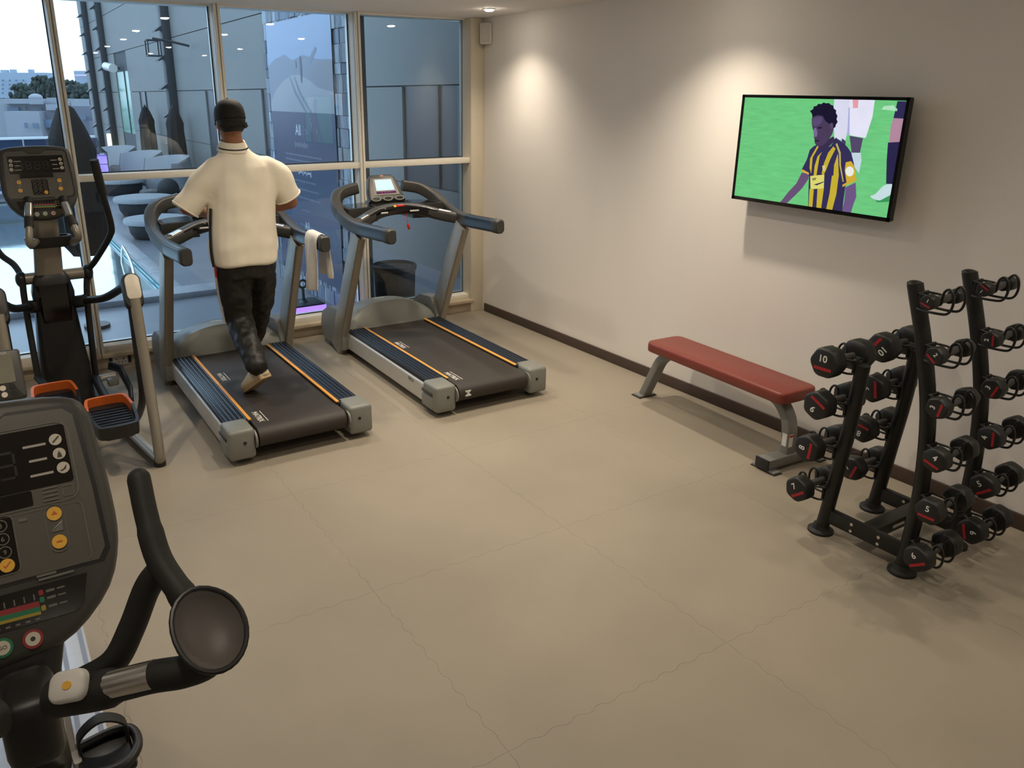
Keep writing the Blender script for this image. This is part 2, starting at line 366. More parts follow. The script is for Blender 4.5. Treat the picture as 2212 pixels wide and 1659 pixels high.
# ------------------------------------------------------------------ treadmills
scr_on = emat('console_lcd', (0.62, 0.86, 1.0), 1.25, var=0.04)
led_red = emat('red_led', (1.0, 0.05, 0.12), 1.2)
led_dark = mat('purple_led_window', (0.05, 0.02, 0.10), 0.2)
yellow = mat('yellow_print', (0.75, 0.55, 0.08), 0.5)
def treadmill(loc, rz, label, lcd=True):
    t = tag(empty('treadmill', loc, rz), label, 'treadmill', 'treadmills facing the window')
    for s in (-1, 1):
        # silver side rail, slightly bowed top edge
        MB().sweep([(s*0.383, 0.16, 0.115), (s*0.383, 1.56, 0.118)], rr(0.075, 0.135, 0.016), up=(0, 0, 1)).build('side_rail', MT['silver'], t)
        fr = MB().box((s*0.338, 0.82, 0.193), (0.145, 1.40, 0.028), 0.006)
        for k in range(5): fr.sweep([(s*(0.285+0.026*k), 0.13, 0.209), (s*(0.285+0.026*k), 1.50, 0.209)], rr(0.013, 0.007, 0.003, 3))
        fo = fr.build('foot_rail', MT['ribbed'], t)
        MB().box((s*0.269, 0.82, 0.206), (0.020, 1.385, 0.010), 0.003).build('edge_stripe', MT['orange'], fo)
        # rear end cap
        cp = MB().box((s*0.358, 0.075, 0.123), (0.150, 0.19, 0.180), 0.022, seg=3)
        cp.box((s*0.424, 0.10, 0.085), (0.028, 0.16, 0.085), 0.012, seg=3)
        co = cp.build('end_cap', MT['mgrey'], t)
        MB().cyl((s*0.345, -0.0225, 0.135), (s*0.345, -0.012, 0.135), 0.010, 14).build('bolt_hole', MT['gasket'], co)
        MB().box((s*0.428, 0.10, 0.150), (0.024, 0.15, 0.026), 0.008).build('cap_groove', MT['dgrey'], co)
        MB().cyl((s*0.275, 0.012, 0.135), (s*0.285, 0.012, 0.135), 0.052, 20).build('roller_guard', MT['mgrey'], t)
        MB().cyl((s*0.36, 0.09, 0.0), (s*0.36, 0.09, 0.04), 0.03, 14).build('foot', MT['rubber'], t)
        MB().cyl((s*0.36, 1.70, 0.0), (s*0.36, 1.70, 0.05), 0.035, 14).build('foot', MT['rubber'], t)
        # raked upright
        MB().sweep([(s*0.435, 1.655, 0.02), (s*0.435, 1.545, 0.28), (s*0.43, 1.155, 1.03)], rr(0.058, 0.165, 0.014), up=(0, 1, 0.4), scl=[(1.25, 1.15), (1.1, 1.05), (1.0, 0.95)]).build('upright', MT['bronze'], t)
        # housing at the foot of the upright, beside the hood
        MB().loft([[Vector((s*x, y, z)) for y, z in ((1.50, 0.05), (1.95, 0.05), (1.99, 0.16), (1.95, 0.27), (1.80, 0.345), (1.60, 0.36), (1.50, 0.22))] for x in (0.375, 0.462)]).build('side_housing', MT['mgrey'], t)
        # sweeping handlebar
        hp = spline([(s*0.425, 0.64, 1.085), (s*0.432, 0.95, 1.072), (s*0.44, 1.20, 1.075), (s*0.448, 1.42, 1.115), (s*0.425, 1.60, 1.195), (s*0.345, 1.70, 1.255), (s*0.20, 1.735, 1.285)], 7)
        n = len(hp)
        hb = MB().sweep(hp, rr(0.062, 0.092, 0.018), scl=[(1, 1) if i < n*0.55 else (1.25, 0.95) for i in range(n)]).build('handlebar', MT['dgrey'], t)
        MB().sweep([(s*0.425, 0.625, 1.0855), (s*0.427, 0.72, 1.082), (s*0.432, 0.97, 1.072), (s*0.4345, 1.06, 1.071)], rr(0.067, 0.098, 0.022), scl=[0.9, 1, 1, 1]).build('grip', MT['grip'], hb)
        MB().sweep([(s*0.4245, 0.585, 1.086), (s*0.425, 0.60, 1.0855), (s*0.426, 0.665, 1.084)], rr(0.070, 0.102, 0.024), scl=[0.82, 1.0, 1.0]).build('grip_end', MT['dgrey'], hb)
        # cup-holder pocket
        ch = MB().loft([[Vector((s*x, y, z)) for x, y in ((0.15, 1.44), (0.40, 1.40), (0.39, 1.60), (0.30, 1.69), (0.15, 1.72))] for z in (1.06, 1.17)])
        ch.build('cup_holder', MT['dgrey'], t)
        MB().flat([(s*0.165, 1.455), (s*0.375, 1.425), (s*0.365, 1.585), (s*0.29, 1.665), (s*0.165, 1.69)], z=1.172).build('pocket', MT['blackgloss'], t, smooth=0)
        MB().cyl((s*0.40, 1.80, 0.03), (s*0.44, 1.80, 0.03), 0.03, 16).build('transport_wheel', MT['rubber'], t)
    # walking belt wrapped round the rear roller
    prof = [(1.56, 0.192)] + [(0.03+0.0, 0.192)] + [(0.03 - 0.057*math.sin(a), 0.135 + 0.057*math.cos(a)) for a in [math.pi*k/10 for k in range(1, 10)]] + [(0.03, 0.078), (1.56, 0.078)]
    bl = MB().loft([[Vector((x, y, z)) for y, z in prof] for x in (-0.262, 0.262)]).build('walking_belt', MT['belt'], t)
    for y in (0.18, 0.98):
        mk = MB(); letters(mk, 'MATRIX', frame((-0.205, y, 0.1935), (0, -1, 0), (1, 0, 0)), width=0.165)
        mk.box((-0.172, y, 0.1932), (0.004, 0.17, 0.0006)); mk.build('belt_lettering', MT['white'], bl, smooth=0)
    MB().box((0, 0.95, 0.05), (0.62, 1.55, 0.05)).build('deck_frame', MT['black'], t)
    # arched motor hood
    rings = []
    for y, h, wd in ((1.515, 0.0, 0.385), (1.54, 0.55, 0.385), (1.575, 0.86, 0.385), (1.63, 1.0, 0.385), (1.72, 0.99, 0.385), (1.84, 0.90, 0.385), (1.94, 0.66, 0.38), (1.975, 0.2, 0.375)):
        ring = []
        for k in range(21):
            u = -1 + 2*k/20; z = 0.20 + h*(0.05 + 0.125*(1 - abs(u)**2.4)); ring.append(Vector((u*wd, y + (0.05*(1-u*u) if y < 1.6 else 0), z)))
        ring += [Vector((wd, y, 0.05)), Vector((-wd, y, 0.05))]
        rings.append(ring)
    hd = MB().loft(rings).build('motor_hood', MT['mgrey'], t, smooth=30)
    MB().box((-0.02, 1.775, 0.3655), (0.085, 0.016, 0.004), 0.001, rot=(R(-8), 0, 0)).build('name_plate', MT['white'], hd)
    # bridge bar with switches
    bp_ = spline([(-0.43, 1.235, 1.068), (-0.33, 1.30, 1.09), (-0.17, 1.375, 1.135), (0, 1.395, 1.15), (0.17, 1.375, 1.135), (0.33, 1.30, 1.09), (0.43, 1.235, 1.068)], 6)
    br = MB().sweep(bp_, rr(0.085, 0.085, 0.025)).build('bridge_bar', MT['dgrey'], t)
    MB().sweep([p + Vector((0, -0.038, -0.002)) for p in bp_[8:-8]], rr(0.016, 0.062, 0.006)).build('switch_panel', MT['blackgloss'], br)
    for x, w_, mt in ((-0.15, 0.075, 'white'), (0.11, 0.075, 'white'), (-0.155, 0.06, 'mgrey')):
        zz = 1.135 if mt == 'white' else 1.165
        MB().box((x, 1.331 if mt == 'white' else 1.338, zz), (w_, 0.004, 0.011), 0.001, rot=(R(-6), 0, -0.3*x)).build('switch_label', MT[mt], br)
    MB().box((-0.005, 1.350, 1.178), (0.075, 0.010, 0.016), 0.004, rot=(R(-30), 0, 0)).build('stop_switch', MT['redplastic'], br)
    MB().box((-0.045, 1.350, 1.176), (0.020, 0.011, 0.018), 0.003, rot=(R(-30), 0, 0)).build('stop_tab', yellow, br)
    for s in (-1, 1): MB().sweep([p + Vector((0, -0.012, 0.032)) for p in (bp_[3:8] if s < 0 else bp_[-8:-3])], rr(0.055, 0.028, 0.01)).build('pulse_sensor', MT['chrome'], br)
    cl = MB().box((0.055, 1.33, 1.015), (0.020, 0.016, 0.044), 0.006, rot=(0, R(-18), 0)).build('safety_clip', MT['redplastic'], t)
    MB().tube([(0.048, 1.345, 1.12), (0.046, 1.335, 1.08), (0.05, 1.33, 1.03)], 0.0022, 6).build('clip_cord', MT['redplastic'], cl)
    # console mast
    M = frame((0, 1.60, 1.175), (1, 0, 0), (0, 0.56, 0.83))
    ol = [(-0.155, 0.0), (0.155, 0.0), (0.142, 0.10), (0.115, 0.205), (0.085, 0.232), (-0.085, 0.232), (-0.115, 0.205), (-0.142, 0.10)][::1]
    cn = MB().plate(ol, 0.06, M @ Matrix.Translation((0, 0, -0.02)), 0.02).build('console', MT['dgrey'], t)
    MB().plate([(-0.112, 0.045), (0.112, 0.045), (0.085, 0.19), (-0.085, 0.19)], 0.003, M @ Matrix.Translation((0, 0, 0.0395))).build('bezel', mat('taupe_bezel', (0.22, 0.19, 0.16), 0.4), cn)
    MB().plate([(-0.078, 0.085), (0.078, 0.085), (0.07, 0.178), (-0.07, 0.178)], 0.002, M @ Matrix.Translation((0, 0, 0.0425))).build('lcd_screen', scr_on, cn)
    MB().plate([(-0.085, 0.058), (0.085, 0.058), (0.083, 0.074), (-0.083, 0.074)], 0.002, M @ Matrix.Translation((0, 0, 0.0425))).build('led_window', led_dark, cn)
    b = MB()
    for k in range(4): letters(b, '8', M @ Matrix.Translation((-0.035+0.022*k, 0.066, 0.0452)), height=0.010)
    b.build('led_digits', led_red, cn, smooth=0)
    MB().plate([(p[0]*0.018, 0.212+p[1]*0.007) for p in circ(1, 16)], 0.003, M @ Matrix.Translation((0, 0, 0.039))).build('badge', mat('copper_badge', (0.45, 0.22, 0.16), 0.3, metal=0.6), cn)
    for x in (-0.10, 0.0, 0.10):
        MB().tube([M @ Vector((x + 0.036*math.cos(a), 0.012 + 0.016*math.sin(a), 0.042)) for a in [2*math.pi*k/18 for k in range(18)]], 0.006, 8, closed=True).build('dial_ring', MT['mgrey'], cn)
    mast = MB().box((0, 1.66, 1.13), (0.30, 0.14, 0.12), 0.03, seg=3).build('console_neck', MT['dgrey'], t)
    return t
T2 = treadmill((-1.292, -2.01, 0), R(-1.3), 'grey treadmill standing empty next to the right wall and column')
T1 = treadmill((-2.606, -2.02, 0), R(-0.2), 'grey treadmill carrying the walking man and a white towel')
mk = MB(); letters(mk, 'DECK', frame((-0.4215, 0.36, 0.155), (0, -1, 0), (0, 0, 1)), width=0.085); mk.build('rail_lettering', MT['dgrey'], T2, smooth=0)
mk = MB(); letters(mk, 'M', frame((-0.20, -0.0275, 0.140), (0, -0.06, -1), (1, 0, 0)), width=0.04); mk.build('roller_lettering', MT['white'], T2, smooth=0)

# ------------------------------------------------------------------ the walking man
skin = mat('skin', (0.30, 0.125, 0.062), 0.5, var=0.12, vs=18)
shirtm = mat('cream_polo_knit', (0.85, 0.78, 0.645), 0.85, var=0.04, vs=10, bump=0.05, bs=420)
trou = mat('black_track_trousers', (0.010, 0.009, 0.008), 0.5, var=0.2, vs=9)
hairm = mat('black_hair', (0.008, 0.006, 0.005), 0.6, bump=0.5, bs=260)
capm = mat('black_cap_cloth', (0.010, 0.0085, 0.007), 0.75, var=0.2, bump=0.2, bs=500)
shoem = mat('cream_trainer', (0.62, 0.52, 0.36), 0.55, var=0.08)
solem = mat('tan_sole', (0.42, 0.30, 0.16), 0.6)
clouds = bpy.data.textures.new('cloth_folds', 'CLOUDS'); clouds.noise_scale = 0.20; clouds.noise_depth = 1
clouds2 = bpy.data.textures.new('trouser_folds', 'CLOUDS'); clouds2.noise_scale = 0.06; clouds2.noise_depth = 1
def ell(c, rx, ry, n=20, tilt=0.0, e=2.0):
    o = []
    for k in range(n):
        a = 2*math.pi*k/n; ca, sa = math.cos(a), math.sin(a)
        x = rx*abs(ca)**(2/e)*(1 if ca >= 0 else -1); y = ry*abs(sa)**(2/e)*(1 if sa >= 0 else -1)
        o.append(Vector(c) + Vector((x, y, y*tilt)))
    return o
def rem(o, vox, it=6, tex=None, st=0.0):
    m_ = o.modifiers.new('remesh', 'REMESH'); m_.mode = 'VOXEL'; m_.voxel_size = vox; m_.use_smooth_shade = True
    s = o.modifiers.new('smooth', 'SMOOTH'); s.factor = 0.5; s.iterations = it
    if tex:
        d = o.modifiers.new('folds', 'DISPLACE'); d.texture = tex; d.strength = st; d.mid_level = 0.5; d.texture_coords = 'LOCAL'
def limb(mb, pts, rad, n=14, sub=5):
    P = spline(pts, sub); Rr = [v.x for v in spline([(r_, 0, 0) for r_ in rad], sub)]
    mb.tube(P, Rr, n); mb.sphere(P[0], Rr[0]*0.98); mb.sphere(P[-1], Rr[-1]*0.98)
DZ = 0.193                                                     # top of the walking belt
HY = -1.22
head = PX((497, 264), y=HY)
sL, eL, wL_ = Vector((-2.795, -1.235, 1.555)), Vector((-2.955, -1.215, 1.345)), Vector((-2.80, -0.985, 1.275))
sR, eR, wR_ = Vector((-2.43, -1.235, 1.555)), Vector((-2.312, -1.215, 1.335)), Vector((-2.475, -1.0, 1.275))
hL, kL, aL = Vector((-2.735, -1.255, 1.00)), PX((517, 690), y=-1.17), PX((551, 782), y=-1.50)
hR, kR, aR = Vector((-2.555, -1.245, 1.00)), PX((564, 652), y=-0.98), PX((548, 725), y=-0.80)
toeL, heelL = PX((533, 835), z=DZ+0.03), PX((570, 806), y=-1.55)
toeR = Vector((aR.x+0.01, aR.y+0.19, DZ+0.03))
b = MB()
tc_ = lambda z, x, y, rx, ry: ell((x, y, z), rx, ry, e=2.3)
b.loft([tc_(0.98, -2.645, -1.25, 0.155, 0.11), tc_(1.1, -2.645, -1.245, 0.165, 0.12), tc_(1.25, -2.635, -1.24, 0.155, 0.115), tc_(1.42, -2.622, -1.235, 0.165, 0.11),
        tc_(1.54, -2.617, -1.232, 0.17, 0.095), tc_(1.61, -2.625, -1.23, 0.11, 0.075), tc_(1.66, -2.64, -1.225, 0.062, 0.062), tc_(1.78, -2.655, -1.212, 0.056, 0.062)])
for s, e_, w_, sg in ((sL, eL, wL_, -1), (sR, eR, wR_, 1)):
    limb(b, [s, (s+e_)/2, e_], [0.058, 0.05, 0.043]); limb(b, [e_, e_*0.6+w_*0.4, w_], [0.043, 0.044, 0.029])
    d = (w_-e_).normalized(); palm = w_ + d*0.05; up_ = Vector((0, 0, 1)); side = d.cross(up_).normalized()
    # palm standing on edge, four curled fingers of unequal length and a thumb off its side
    b.loft([[w_ + d*q + side*(0.014*math.cos(a)) + up_*(hh*math.sin(a)) for a in [2*math.pi*k/12 for k in range(12)]] for q, hh in ((-0.01, 0.028), (0.03, 0.042), (0.075, 0.043), (0.095, 0.036))])
    inn = side*(-sg)
    for k, ln in enumerate((0.072, 0.080, 0.076, 0.060)):
        r0 = w_ + d*0.085 + up_*(0.032 - 0.0215*k)
        limb(b, [r0, r0 + d*ln*0.42 + inn*0.008, r0 + d*ln*0.62 + inn*0.034, r0 + d*ln*0.40 + inn*0.056], [0.0095, 0.009, 0.0085, 0.0075], 8, 3)
    t0 = w_ + d*0.025 + up_*0.026
    limb(b, [t0, t0 + d*0.030 + up_*0.022 + inn*0.014, t0 + d*0.062 + up_*0.022 + inn*0.028], [0.012, 0.0105, 0.008], 8, 3)
for h, k_, a_ in ((hL, kL, aL), (hR, kR, aR)):
    limb(b, [h, (h+k_)/2, k_], [0.078, 0.068, 0.052]); limb(b, [k_, k_*0.65+a_*0.35, a_], [0.052, 0.052, 0.036])
limb(b, [aL, (heelL+toeL)/2 + Vector((0, 0, 0.005)), toeL], [0.034, 0.032, 0.022], 10); limb(b, [aR, aR*0.5+toeR*0.5+Vector((0, 0, -0.02)), toeR], [0.034, 0.03, 0.022], 10)
# head with face towards the window, chin a little down
hm = Matrix.Translation(head) @ Euler((R(-10), 0, R(4))).to_matrix().to_4x4()
b.loft([[hm @ p for p in ell((0, y, z), rx, ry, 20)] for z, y, rx, ry in ((-0.118, 0.035, 0.022, 0.03), (-0.105, 0.03, 0.045, 0.058), (-0.07, 0.015, 0.060, 0.078), (-0.03, 0.004, 0.069, 0.090), (0.02, -0.004, 0.074, 0.096), (0.06, -0.006, 0.068, 0.088), (0.09, -0.006, 0.045, 0.06), (0.102, -0.006, 0.015, 0.02))])
b.loft([[hm @ p for p in ell((0, y, z), rx, ry, 10)] for z, y, rx, ry in ((-0.042, 0.090, 0.017, 0.016), (-0.03, 0.093, 0.014, 0.018), (0.0, 0.088, 0.009, 0.012), (0.02, 0.08, 0.007, 0.01))])     # nose
b.loft([[hm @ p for p in ell((0, y, z), rx, ry, 10)] for z, y, rx, ry in ((-0.082, 0.078, 0.022, 0.012), (-0.074, 0.084, 0.025, 0.012), (-0.065, 0.084, 0.022, 0.012))])                         # lips
for s in (-1, 1):
    b.sphere((0.075*s, 0.0, -0.015), (0.010, 0.020, 0.032), 10, 7, hm)
body = b.build('person', skin); rem(body, 0.0062, 4)
tag(body, 'man in a cream polo shirt and black cap walking on the treadmill', 'person')
# eyes
for s in (-1, 1):
    MB().sphere((0.030*s, 0.083, 0.0), (0.013, 0.008, 0.007), 10, 6, hm).build('eye', mat('eye_white', (0.6, 0.56, 0.5), 0.3), body)
# hair: back and sides below the cap
hb_ = MB(); 
hb_.loft([[hm @ p for p in ell((0, y, z), rx, ry, 22)] for z, y, rx, ry in ((-0.062, -0.030, 0.052, 0.060), (-0.045, -0.030, 0.068, 0.068), (-0.03, -0.028, 0.074, 0.074), (0.0, -0.024, 0.081, 0.082), (0.03, -0.018, 0.082, 0.088), (0.07, -0.01, 0.07, 0.085))])
for k in range(26):
    a = R(200 + 140*k/25); q = Vector((0.080*math.cos(a), 0.082*math.sin(a)-0.02, -0.02+0.01*random.random()))
    hb_.tube([hm @ q, hm @ (q*1.02+Vector((0, 0, -0.014))), hm @ (q*1.0+Vector((0, 0, -0.026)))], [0.011, 0.008, 0.002], 6)
for k in range(3):
    q = Vector((0.068, -0.02-0.006*k, -0.02-0.004*k)); hb_.tube([hm @ q, hm @ (q+Vector((0.012+0.006*random.random(), -0.006, 0.004))), hm @ (q+Vector((0.024, -0.012, -0.004)))], [0.012, 0.009, 0.002], 6)
hb_.build('hair', hairm, body)
cp = MB(); rg = []
for k, (z, q) in enumerate(((0.012, 1.0), (0.03, 1.005), (0.055, 0.985), (0.08, 0.92), (0.10, 0.80), (0.118, 0.60), (0.128, 0.35), (0.131, 0.08))):
    rg.append([hm @ p for p in ell((0, -0.008, z), 0.088*q, 0.108*q, 24)])
cp.loft(rg); co = cp.build('cap', capm, body)
br = []
for y, x, z in ((0.080, 0.060, 0.03), (0.115, 0.056, 0.028), (0.15, 0.044, 0.022), (0.168, 0.024, 0.018)):
    br.append([hm @ Vector((-x, y, z-0.012)), hm @ Vector((0, y+0.004, z+0.008)), hm @ Vector((x, y, z-0.012)), hm @ Vector((x, y, z-0.016)), hm @ Vector((0, y+0.004, z+0.004)), hm @ Vector((-x, y, z-0.016))])
MB().loft(br).build('brim', capm, co)
MB().sphere(hm @ Vector((0, -0.008, 0.133)), 0.007, 8, 6).build('cap_button', capm, co)
MB().box(hm @ Vector((0.078, -0.058, 0.022)), (0.006, 0.010, 0.012), 0.002).build('strap_buckle', MT['white'], co)
# polo shirt
sh = MB()
sh.loft([tc_(0.985, -2.648, -1.255, 0.190, 0.150), tc_(1.0, -2.648, -1.255, 0.199, 0.156), tc_(1.1, -2.648, -1.25, 0.206, 0.160), tc_(1.25, -2.64, -1.245, 0.200, 0.152), tc_(1.40, -2.625, -1.238, 0.203, 0.142),
         tc_(1.50, -2.617, -1.235, 0.205, 0.130), tc_(1.57, -2.615, -1.235, 0.19, 0.112), tc_(1.62, -2.622, -1.23, 0.145, 0.095), tc_(1.66, -2.64, -1.225, 0.095, 0.082), tc_(1.69, -2.648, -1.222, 0.076, 0.078)])
for s, e_, w_, q in ((sL, eL, wL_, 0.02), (sR, eR, wR_, -0.03)):
    ee = e_ + (e_-s).normalized()*q
    s2 = s + Vector((0.035 if s.x < -2.6 else -0.035, 0, -0.005))
    P = spline([s2, s*0.7+ee*0.3, s*0.35+ee*0.65, ee], 5); Rr = [v.x for v in spline([(0.085, 0, 0), (0.088, 0, 0), (0.086, 0, 0), (0.084, 0, 0)], 5)]
    sh.tube(P, Rr, 16); sh.sphere(s2, 0.083)
so = sh.build('shirt', shirtm, body); rem(so, 0.010, 12, clouds, 0.034)
cm = MB(); cr = lambda z, k, rx, ry: ell((-2.65, -1.222, z), rx, ry, 24, tilt=0.18)
cm.loft([cr(1.668, 0, 0.096, 0.090), cr(1.700, 0, 0.082, 0.082), cr(1.722, 0, 0.072, 0.074), cr(1.722, 0, 0.066, 0.068), cr(1.69, 0, 0.066, 0.068)]); co = cm.build('collar', shirtm, so)
MB().loft([cr(1.683, 0, 0.0912, 0.0880), cr(1.690, 0, 0.0885, 0.0862), cr(1.690, 0, 0.080, 0.078), cr(1.683, 0, 0.080, 0.078)]).build('collar_piping', MT['black'], so)
MB().tube(spline([(-2.836, -1.300, 1.34), (-2.850, -1.292, 1.2), (-2.857, -1.300, 1.08), (-2.851, -1.300, 0.99)], 6), 0.008, 8).build('side_piping', MT['black'], so)
for s, e_ in ((sL, eL), (sR, eR)):
    q = 0.01 if s.x < -2.6 else -0.04
    d = (e_-s).normalized(); c_ = e_ + d*q; u = d.orthogonal().normalized(); v = d.cross(u)
    MB().tube([c_ + (u*math.cos(a)+v*math.sin(a))*0.083 for a in [2*math.pi*k/24 for k in range(24)]], 0.006, 8, closed=True).build('sleeve_hem', shirtm, so)
# trousers
tr = MB()
tr.loft([tc_(0.90, -2.645, -1.25, 0.165, 0.12), tc_(0.98, -2.645, -1.25, 0.185, 0.138), tc_(1.06, -2.645, -1.25, 0.18, 0.135)])
def leg(h, k_, a_):
    limb(tr, [h + Vector((0, 0, -0.02)), (h+k_)/2, k_], [0.106, 0.102, 0.084], 16); limb(tr, [k_, k_*0.5+a_*0.5, a_*0.93+k_*0.07, a_*1.0+(a_-k_)*0.07], [0.084, 0.078, 0.070, 0.070], 16)
leg(hL, kL, aL); leg(hR, kR, aR)
to = tr.build('trousers', trou, body); rem(to, 0.011, 8, clouds2, 0.022)
MB().tube(spline([hL+Vector((-0.108, -0.03, 0.02)), (hL+kL)/2+Vector((-0.112, -0.03, 0)), kL+Vector((-0.098, -0.02, 0))], 6), 0.007, 8).build('trouser_stripe', MT['whitep'], to)
MB().tube(spline([hL+Vector((-0.108, -0.045, 0.0)), hL*0.8+kL*0.2+Vector((-0.112, -0.05, 0))], 6), 0.006, 8).build('pocket_trim', MT['redplastic'], to)
# trainers
def shoe(heel, toe, ank):
    ax = (toe-heel); L_ = ax.length; ax.normalize(); sd = ax.cross(Vector((0, 0, 1))).normalized(); u = sd.cross(ax)
    st = ((-0.035, 0.030, 0.030, 0.045), (0.0, 0.036, 0.036, 0.075), (0.25, 0.035, 0.034, 0.082), (0.5, 0.040, 0.034, 0.060), (0.75, 0.046, 0.034, 0.044), (0.95, 0.043, 0.034, 0.034), (1.08, 0.025, 0.030, 0.022))
    m_ = MB(); rings = []
    st = tuple((t, wd*1.12, bot*1.05, top*1.12) for t, wd, bot, top in st)
    for t, wd, bot, top in st:
        c_ = heel + ax*(L_*t); rings.append([c_ + sd*(wd*math.cos(a)) + u*((top if math.sin(a) > 0 else bot*0.8)*math.sin(a)) for a in [2*math.pi*k/16 for k in range(16)]])
    m_.loft(rings); o = m_.build('shoe', shoem, body, smooth=60)
    m2 = MB(); rings = []
    for t, wd, bot, top in st:
        c_ = heel + ax*(L_*t) - u*(bot*0.72); rings.append([c_ + sd*((wd+0.004)*x) + u*y for x, y in ((-1, 0.012), (-0.95, -0.010), (0.95, -0.010), (1, 0.012))])
    m2.loft(rings).build('sole', solem, o)
    return o
shoe(heelL, toeL, aL); shoe(Vector((aR.x, aR.y-0.03, DZ+0.04)), Vector((aR.x+0.012, aR.y+0.19, DZ+0.036)), aR)
# ------------------------------------------------------------------ towel over the right handlebar, cloth on the console
twm = mat('white_terry', (0.74, 0.71, 0.66), 0.9, var=0.04, bump=0.35, bs=260)
tw = empty('towel', (-2.18, -1.265, 1.04)); tag(tw, 'white terry towel hung over the treadmill handlebar', 'towel')
def cloth(name, rows, parent, th=0.006):
    n = len(rows[0]); K = len(rows); b_ = MB(); vs = [p for r_ in rows for p in r_]
    b_.add(vs, [(i*n+k, i*n+k+1, (i+1)*n+k+1, (i+1)*n+k) for i in range(K-1) for k in range(n-1)])
    o = b_.build(name, twm, parent, smooth=80, fix=False)
    sm = o.modifiers.new('thick', 'SOLIDIFY'); sm.thickness = th; sm.offset = 1.0
    o.modifiers.new('sub', 'SUBSURF').levels = 1
    o.modifiers['sub'].render_levels = 2; return o
rows = []
prof = [(-0.062, -0.27), (-0.060, -0.20), (-0.056, -0.12), (-0.050, -0.05), (-0.046, 0.02), (-0.040, 0.078), (-0.018, 0.104), (0.010, 0.106), (0.038, 0.082), (0.046, 0.02), (0.050, -0.05), (0.056, -0.13), (0.064, -0.20)]
for i, (dx, dz) in enumerate(prof):
    row = []
    for k in range(11):
        v = k/10; fold = 0.020*math.sin(v*8+i*0.25)*max(0.0, min(1.0, -dz*7+0.1)); sp = 1 + max(0, -dz)*0.45
        row.append(Vector((dx + fold + (0.012*v if dx > 0 else 0), (-0.105 + 0.21*v)*sp - 0.01, dz - (0.02*v if i == 0 else 0))))
    rows.append(row)
cloth('towel_cloth', rows, tw)
c2 = tag(empty('face_cloth', PX((434, 470), y=-0.50)), 'crumpled white face cloth lying on the console in front of the man', 'cloth')
rows = [[Vector((-0.10+0.2*k/10, -0.06+0.12*i/8, 0.015+0.028*abs(math.sin(k*0.9+i*0.7))+0.012*math.cos(i*1.3))) for k in range(11)] for i in range(9)]
cloth('cloth_folds', rows, c2)

# ------------------------------------------------------------------ LED console shared by the elliptical and the bike
shell = mat('console_shell', (0.058, 0.056, 0.050), 0.44, var=0.08, bump=0.03, bs=500)
taupe = mat('console_face', (0.098, 0.091, 0.077), 0.42, var=0.08)
dispm = mat('led_display', (0.010, 0.0075, 0.0065), 0.14, var=0.3, vs=60)
segm = mat('unlit_segments', (0.020, 0.016, 0.014), 0.3)
prn = mat('grey_print', (0.16, 0.15, 0.13), 0.5)
prnw = mat('pale_print', (0.42, 0.39, 0.34), 0.5)
iconm = mat('icon_key', (0.62, 0.57, 0.47), 0.45)
grn = mat('green_print', (0.02, 0.19, 0.085), 0.45); redp = mat('dull_red_print', (0.30, 0.03, 0.035), 0.45); yelp = mat('dull_yellow_print', (0.38, 0.27, 0.035), 0.45)
def ring(mb, M, cx, cy, r1, r2, z, n=22, sq=1.0):
    o = [M @ Vector((cx + r1*math.cos(2*math.pi*k/n), cy + sq*r1*math.sin(2*math.pi*k/n), z)) for k in range(n)]
    i = [M @ Vector((cx + r2*math.cos(2*math.pi*k/n), cy + sq*r2*math.sin(2*math.pi*k/n), z)) for k in range(n)]
    mb.add(o + i, [(k, (k+1) % n, n+(k+1) % n, n+k) for k in range(n)])
def outline(mb, M, pts, w_, z):                       # a thin printed line round a shape
    P = [Vector((p[0], p[1])) for p in pts]; n = len(P); c_ = sum(P, Vector((0, 0)))/n
    q = [p + (c_-p).normalized()*w_ for p in P]
    mb.add([M @ Vector((p.x, p.y, z)) for p in P+q], [(k, (k+1) % n, n+(k+1) % n, n+k) for k in range(n)])
def rect(cx, cy, w_, h, r_=0.006): return [(cx+a, cy+b_) for a, b_ in rr(w_, h, r_, 3)]
